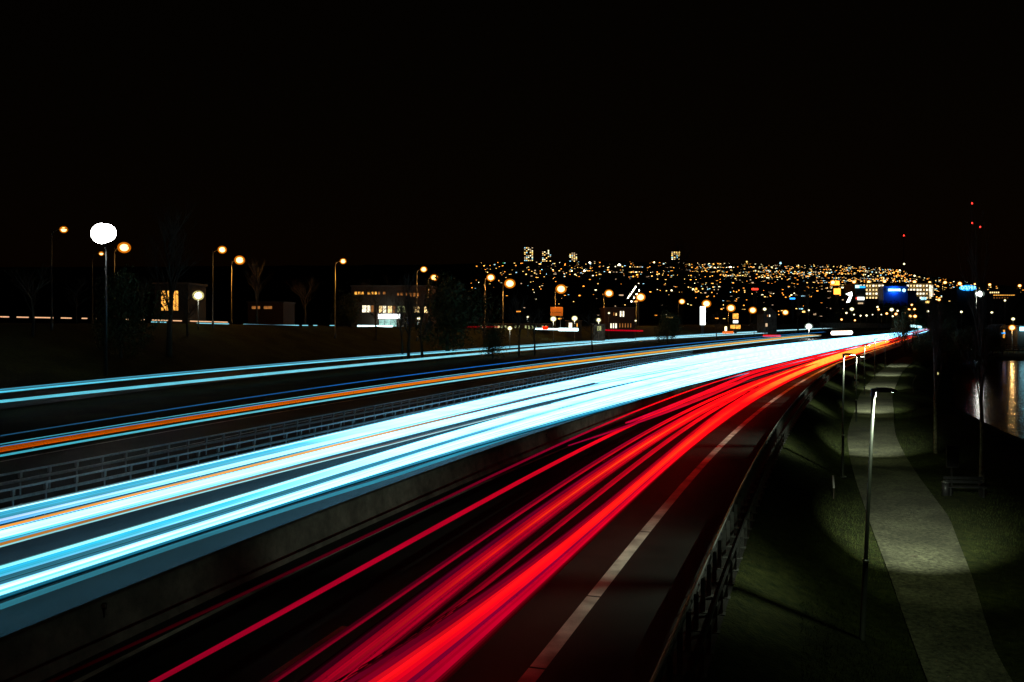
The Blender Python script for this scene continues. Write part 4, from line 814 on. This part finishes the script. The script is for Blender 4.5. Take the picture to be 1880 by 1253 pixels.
for k in range(9): mb = MB(); mb.tube([(-6.2+k*1.55,-.1,-2.4),(-6.2+k*1.55,-.1,.75)], .07, 6); mb.build('post', M['white'], jt)
mb = MB(); mb.tube([(-6.3,-.1,.72),(6.3,-.1,.72)], .05, 6); mb.tube([(-6.3,-.1,.25),(6.3,-.1,.25)], .04, 6); mb.build('railing', M['white'], jt)
# road bridge parapet across the far motorway
mb = empty('noise_wall', (0,0,0), 'long low noise wall behind the far end of the light streaks', 'wall'); q = MB()
q.sweep([(at(px, 599.5, D)-Vector((0,0,1.2)), (0,1,0)) for px, D in ((1505,560),(1560,620),(1610,690),(1645,760))], [(0,0),(0,3.6),(.4,3.6),(.4,0)], True); q.build('panel', M['concrete'], mb)

# ------------------------------------------------------------------ cars passing on the bank road (their lamp light only)
def bank_trail(label, pts, D, cols, r, mat='trail_thin', gaps=None):
    A = at(pts[0][0], pts[0][1], D[0]); t = empty('light_trail', A, label, 'light trail'); n_ = 30
    for (u0, u1) in (gaps or [(0,1)]):
        P = []; 
        for k in range(n_+1):
            u = u0+(u1-u0)*k/n_; px = pts[0][0]+(pts[-1][0]-pts[0][0])*u; py = float(np.interp(px, [p[0] for p in pts], [p[1] for p in pts])); P.append(at(px, py, D[0]+(D[1]-D[0])*u)-A)
        mb = MB(); mb.tube(P, r, 6); me = mb.mesh('strand', M[mat]); ca = me.color_attributes.new('glow', 'FLOAT_COLOR', 'POINT'); d = np.ones((len(me.vertices), 4), np.float32); d[:, :3] = cols; ca.data.foreach_set('color', d.ravel())
        uv = me.uv_layers.new(name='run'); vi = np.zeros(len(me.loops), np.int32); me.loops.foreach_get('vertex_index', vi); U = np.zeros((len(vi),2), np.float32); U[:,0] = vi//6*.9; uv.data.foreach_set('uv', U.ravel()); link('strand', me, t)
bank_trail('broken pale orange streak of cars behind the trees, far left', [(-60,580),(0,582),(210,586),(418,592)], (112,140), (1.0,.55,.28), .09, gaps=[(0,.16),(.19,.235),(.25,.33),(.36,.40),(.44,.46),(.49,.495),(.51,.515),(.53,.535),(.60,.63),(.66,.68),(.71,.78),(.79,1)])
bank_trail('thin cyan streak right of the broken orange one on the bank road', [(278,591.5),(418,595),(500,597.5),(616,598)], (132,160), (.25,.75,.85), .08, gaps=[(0,.08),(.12,.17),(.2,.42),(.5,.8),(.82,.85),(.88,.9),(.97,1)])
bank_trail('short white headlight streak before the lit shop front', [(656,599.5),(721,600)], (205,206), (2.2,3.4,3.6), .32, gaps=[(0,.1),(.12,.32),(.34,1)])
bank_trail('white headlight streak ending under the second park lamp', [(982,604),(1030,605),(1060,605)], (212,213), (2.2,3.2,3.4), .22)
bank_trail('blunt bright end of the white headlight streak by the kiosk', [(1026,605.3),(1061,605.6)], (211,212), (2.2,3.4,3.6), .42)
bank_trail('thin dark red tail light streak before the pavilion', [(852,600.5),(915,600.5)], (212,213), (.4,.0,.005), .13)
bank_trail('thin red tail light streak before the two-storey building', [(1112,606.5),(1180,608)], (225,230), (.5,.0,.01), .2)
bank_trail('small red blaze of brake lights above the white streak', [(996,602.5),(1006,602.5)], (212,212), (1.6,.02,.0), .45)
bank_trail('red brake light streak between the two upper cyan lines', [(1402,617),(1432,617)], (330,335), (1.0,.02,.01), .45)
bank_trail('short orange red streak under the yellow sign tower', [(1328,611),(1345,610.5)], (330,335), (1.1,.2,.03), .5)
bank_trail('blurred white and orange blaze above the far headlight lanes', [(1529,612),(1562,611)], (330,345), (3,2.4,2.0), .9)
bank_trail('short pale cyan streak on the road beyond the dark tree', [(1673,598.5),(1690,601)], (600,560), (.9,1.6,1.7), .9)

# ------------------------------------------------------------------ tower blocks on the skyline, beacon masts
def zhit(px, py):                         # distance where a sight line meets the hill
    for D in np.linspace(900, 4500, 181):
        if hillz((px-940)/F*D, D) >= H-(py-YH)*D/F: return float(D)
    return None
for (px0, px1, y0, y1, cols, rows_, lb, dens) in [(962,979,454,480,5,9,'tallest tower block on the skyline, leftmost of the group',.62),(995,1012,459,481,5,8,'middle tower block on the skyline with few lit windows',.45),(1045,1060,464,481,4,7,'narrow tower block with a bright stairwell column',.6),(1232,1249,462,484,4,7,'tower block on the skyline beside the tall dark poplar',.55)]:
    D = 3000; t = building('tower_block', px0, px1, y0, D, 14, lb, 'wall', base=at(px0, y1+6, D).z, group='tower blocks on the skyline')
    pw = (px1-px0)/cols; ph = (y1-y0)/rows_; me = {k: pane(k, pw*D/F*.62, ph*D/F*.5) for k in ('c_warm','c_white','c_dim','c_cyan')}
    for i in range(cols):
        for j in range(rows_):
            if random.random() < dens or (i == 2 and 'stairwell' in lb):
                P = at(px0+pw*(i+.5), y0+ph*(j+.5), D)-t.location; P.y = -.2
                link('window', me[random.choice(['c_warm','c_warm','c_white','c_dim','c_dim','c_cyan'])], t, P)
for px, top, bot, lb, bl in [(1784,374,470,'tall thin transmitter mast with two red beacons, hardly visible',[374,410]),(1799,417,480,'shorter transmitter mast with one red beacon right of the tall one',[417]),(1659,433,480,'lone mast with a faint red beacon over the town',[433])]:
    D = 4000; P = at(px, bot, D); zb = hillz(P.x, D)-5; t = empty('radio_mast', (P.x, D, zb), lb, 'mast')
    for sx, sy in ((-1.5,-1),(1.5,-1),(0,1.6)): mb = MB(); mb.tube([(sx*2,sy*2,0),(sx*.3,sy*.3,at(px,top,D).z-zb)], .5, 4); mb.build('leg', M['dark_steel'], t)
    for y in bl: mb = MB(); mb.ball((0,-3,at(px,y,D).z-zb), 3.4 if y != 433 else 2.8, 8, 6); mb.build('beacon', M['red_glass'], t)

# ------------------------------------------------------------------ the lit town on the hillside
def skyline(px): return float(np.interp(px, [840,880,960,1100,1250,1400,1600,1640,1700,1760,1880], [492,480,480,477,474,474,481,490,500,512,520]))
def density(px, py):
    d = py-skyline(px)
    if d < 0: return 0
    a = np.interp(px, [860,960,1050,1200,1300,1500,1620,1700,1760,1880], [.12,.2,.3,.42,.8,1.0,1.0,.8,.42,.3])
    b = np.interp(d, [0,4,26,40,60,90], [.6,1.,.95,.36,.22,.14])
    if 1500 < px < 1730: b = np.interp(d, [0,4,40,60,80], [.6,1,1,.25,.1])
    return float(a*b)
pick = []
while len(pick) < 1900:
    px = random.uniform(862, 1880); py = random.uniform(472, 588)
    if py > 556 and px > 1560: continue
    if 1570 < px < 1715 and 519 < py < 556: continue
    if random.random() > density(px, py): continue
    if py > 545 and random.random() > .5: continue
    D = zhit(px, py)
    if D: pick.append((px, py, D))
# terraces: short rows of street lights following the slope
for _ in range(38):
    px = random.uniform(1040, 1700); py = skyline(px)+random.uniform(2, 34); k = random.randint(3, 8); dx = random.uniform(3, 6); sl = random.uniform(-.12, .12)
    for i in range(k):
        D = zhit(px+i*dx, py+i*dx*sl)
        if D and not (1565 < px+i*dx < 1715 and py > 517): pick.append((px+i*dx, py+i*dx*sl, D))
random.shuffle(pick)
cm = ['c_warm','c_warm','c_warm','c_orange','c_orange','c_orange','c_white','c_dim','c_dim','c_cyan']
def house_mesh(w):
    mb = MB(); mb.box((0,4,2.6), (w,8,5.2)); return mb.mesh('wall', M['wall'])
def roof_mesh(w):
    mb = MB(); mb.add([(-w/2-.4,-.5,5.2),(w/2+.4,-.5,5.2),(w/2+.4,8.5,5.2),(-w/2-.4,8.5,5.2),(-w/2-.4,4,8),(w/2+.4,4,8)], [(0,1,5,4),(2,3,4,5),(1,2,5),(3,0,4),(3,2,1,0)]); return mb.mesh('roof', M['roof'])
HM_ = [house_mesh(9), house_mesh(13)]; RM_ = [roof_mesh(9), roof_mesh(13)]
def lit(w, h, mat): mb = MB(); mb.box((0,-.25,0), (w,.3,h)); return mb.mesh('window', M[mat])
LW = {(c, k): lit(*d, c) for c in set(cm) for k, d in enumerate([(3.6,3.4),(6.0,3.6),(4.2,5.0),(9.0,3.0)])}
for i, (px, py, D) in enumerate(pick[:290]):
    P = at(px, py, D); k = i % 2; t = empty('hillside_house', (P.x, P.y, P.z-3.2), 'dark hillside house in the town, one window lit', 'house', 'houses on the hillside with a lit window')
    link('wall', HM_[k], t); link('roof', RM_[k], t); c = random.choice(cm); wd = random.choice([0,0,1,2,2,3]); cn = {'c_warm':'a warm yellow','c_orange':'an orange','c_white':'a bright cream','c_dim':'a dim amber','c_cyan':'a cool bluish'}[c]; sn = {0:'small square',1:'broad',2:'tall',3:'long, strip-like'}[wd]
    t['label'] = 'dark gabled hillside house with %s %s window' % (cn, sn); t['group'] = 'hillside houses with %s %s window' % (cn, sn)
    link('window', LW[(c, wd)], t, (random.uniform(-1.5,1.5), 0, 3.2))
groups = {c: MB() for c in set(cm)}; body = MB()
for px, py, D in pick[290:]:
    P = at(px, py, D); c = random.choice(cm); w = random.choice([1.6,2.0,2.6,3.2,4.4])*(D/2400)**.5; h = random.choice([1.6,2.2,2.8])*(D/2400)**.5
    groups[c].box((P.x, P.y, P.z), (w, .4, h)); body.box((P.x, P.y+3.5, P.z-2), (w+4, 6.4, 7), 0, .8)
town = tag(body.build('town', M['wall']), 'crowd of small unlit house fronts between the lit ones on the hillside', 'town', kind='stuff')
for c, g in groups.items(): g.build('town_light', M[c], town)
# brighter single lights in the town
CNM = {'warm_glass':'yellow-white','orange_glass':'deep orange','c_cyan':'bluish','c_white':'cream','c_warm':'yellow','c_orange':'orange'}
mb = MB(); mb.ball((0,0,0), 1, 8, 6)
for i, (px, py, r, c) in enumerate([(1083,483.5,4.6,'warm_glass'),(1137,487.5,5.6,'warm_glass'),(1073,498,4.2,'warm_glass'),(1119.5,501,3.6,'orange_glass'),(1049.5,498.5,3,'orange_glass'),(1218.5,485,3.5,'c_cyan'),(1201,482,3.4,'c_white'),(1304,492,3.6,'c_white'),(1312,492.5,4.2,'c_white'),(1326,492.5,3.8,'c_white'),(1334,492.5,3.8,'c_white'),(1341,492,5.6,'warm_glass'),(1347,492.5,3.8,'c_white'),(1433,483.5,4.6,'c_cyan'),(1371,481,3,'c_warm'),(1387,498,3,'c_white'),(1424,494,3,'c_white'),(1450,497,3.4,'c_orange'),(1488,505,3.6,'c_white'),(1517,505,4.2,'c_orange'),(1660,485,3.6,'c_white'),(1641,501,4,'c_orange'),(1652,497,4,'c_white'),(1679,507,4,'c_white'),(1304,543,3,'c_orange'),(1311,545,3,'c_orange'),(1323,544,3,'c_orange'),(1390,547,2,'c_white'),(1148,541,1.6,'c_white'),(888.5,489,2.4,'c_orange'),(1207,532.5,2.4,'c_white')]):
    D = zhit(px, py) or 1500; P = at(px, py, D); t = empty('floodlight', (P.x, P.y, P.z-9), 'bright single %s lamp standing among the hillside houses' % CNM[c], 'lamp', 'bright %s lamps in the hillside town' % CNM[c])
    q = MB(); q.tube([(0,1,0),(0,1,9)], .4, 5); q.build('pole', M['dark_steel'], t); q = MB(); q.ball((0,0,9), r*D/2600*.72, 8, 6); q.build('lamp_glow_glass', M[c+'_core' if c+'_core' in M else c], t)
D = zhit(924, 484) or 2500; P = at(924, 484, D); t = empty('green_beacon', (P.x, P.y, P.z-8), 'tiny green light on the left part of the skyline', 'lamp')
q = MB(); q.tube([(0,1,0),(0,1,8)], .4, 5); q.build('pole', M['dark_steel'], t); q = MB(); q.ball((0,0,8), (2,1,4), 8, 6); q.build('lamp_glow_glass', emit('green_neon', (.05,.8,.2), .5), t)

# ------------------------------------------------------------------ grass blades beside the path and on the bank
def blades(label, n_, pick_pt, h, w):
    vs = []; fs = []
    for k in range(n_):
        s, off = pick_pt(); z = groundz(s, off)-.02; p = pt(s, off, z); a = RN.uniform(0, 6.28); hh = h*RN.uniform(.5,1.4); lx, ly = RN.normal(0,.35,2)*hh
        i = len(vs); vs += [(p.x-math.cos(a)*w, p.y-math.sin(a)*w, p.z), (p.x+math.cos(a)*w, p.y+math.sin(a)*w, p.z), (p.x+lx, p.y+ly, p.z+hh)]; fs.append((i,i+1,i+2))
    mb = MB(); mb.add(vs, fs); o = mb.build('grass', M['blade']); tag(o, label, 'grass', kind='stuff')
def p1():
    s = 8+RN.uniform(0,1)**1.6*75; return s, (PATHL(s)-RN.uniform(-.03,2.6) if RN.random() < .55 else PATHL(s)+3.1+RN.uniform(-.05,5)**1.0)
blades('rough short grass on both sides of the footpath', 60000, p1, .09, .008)
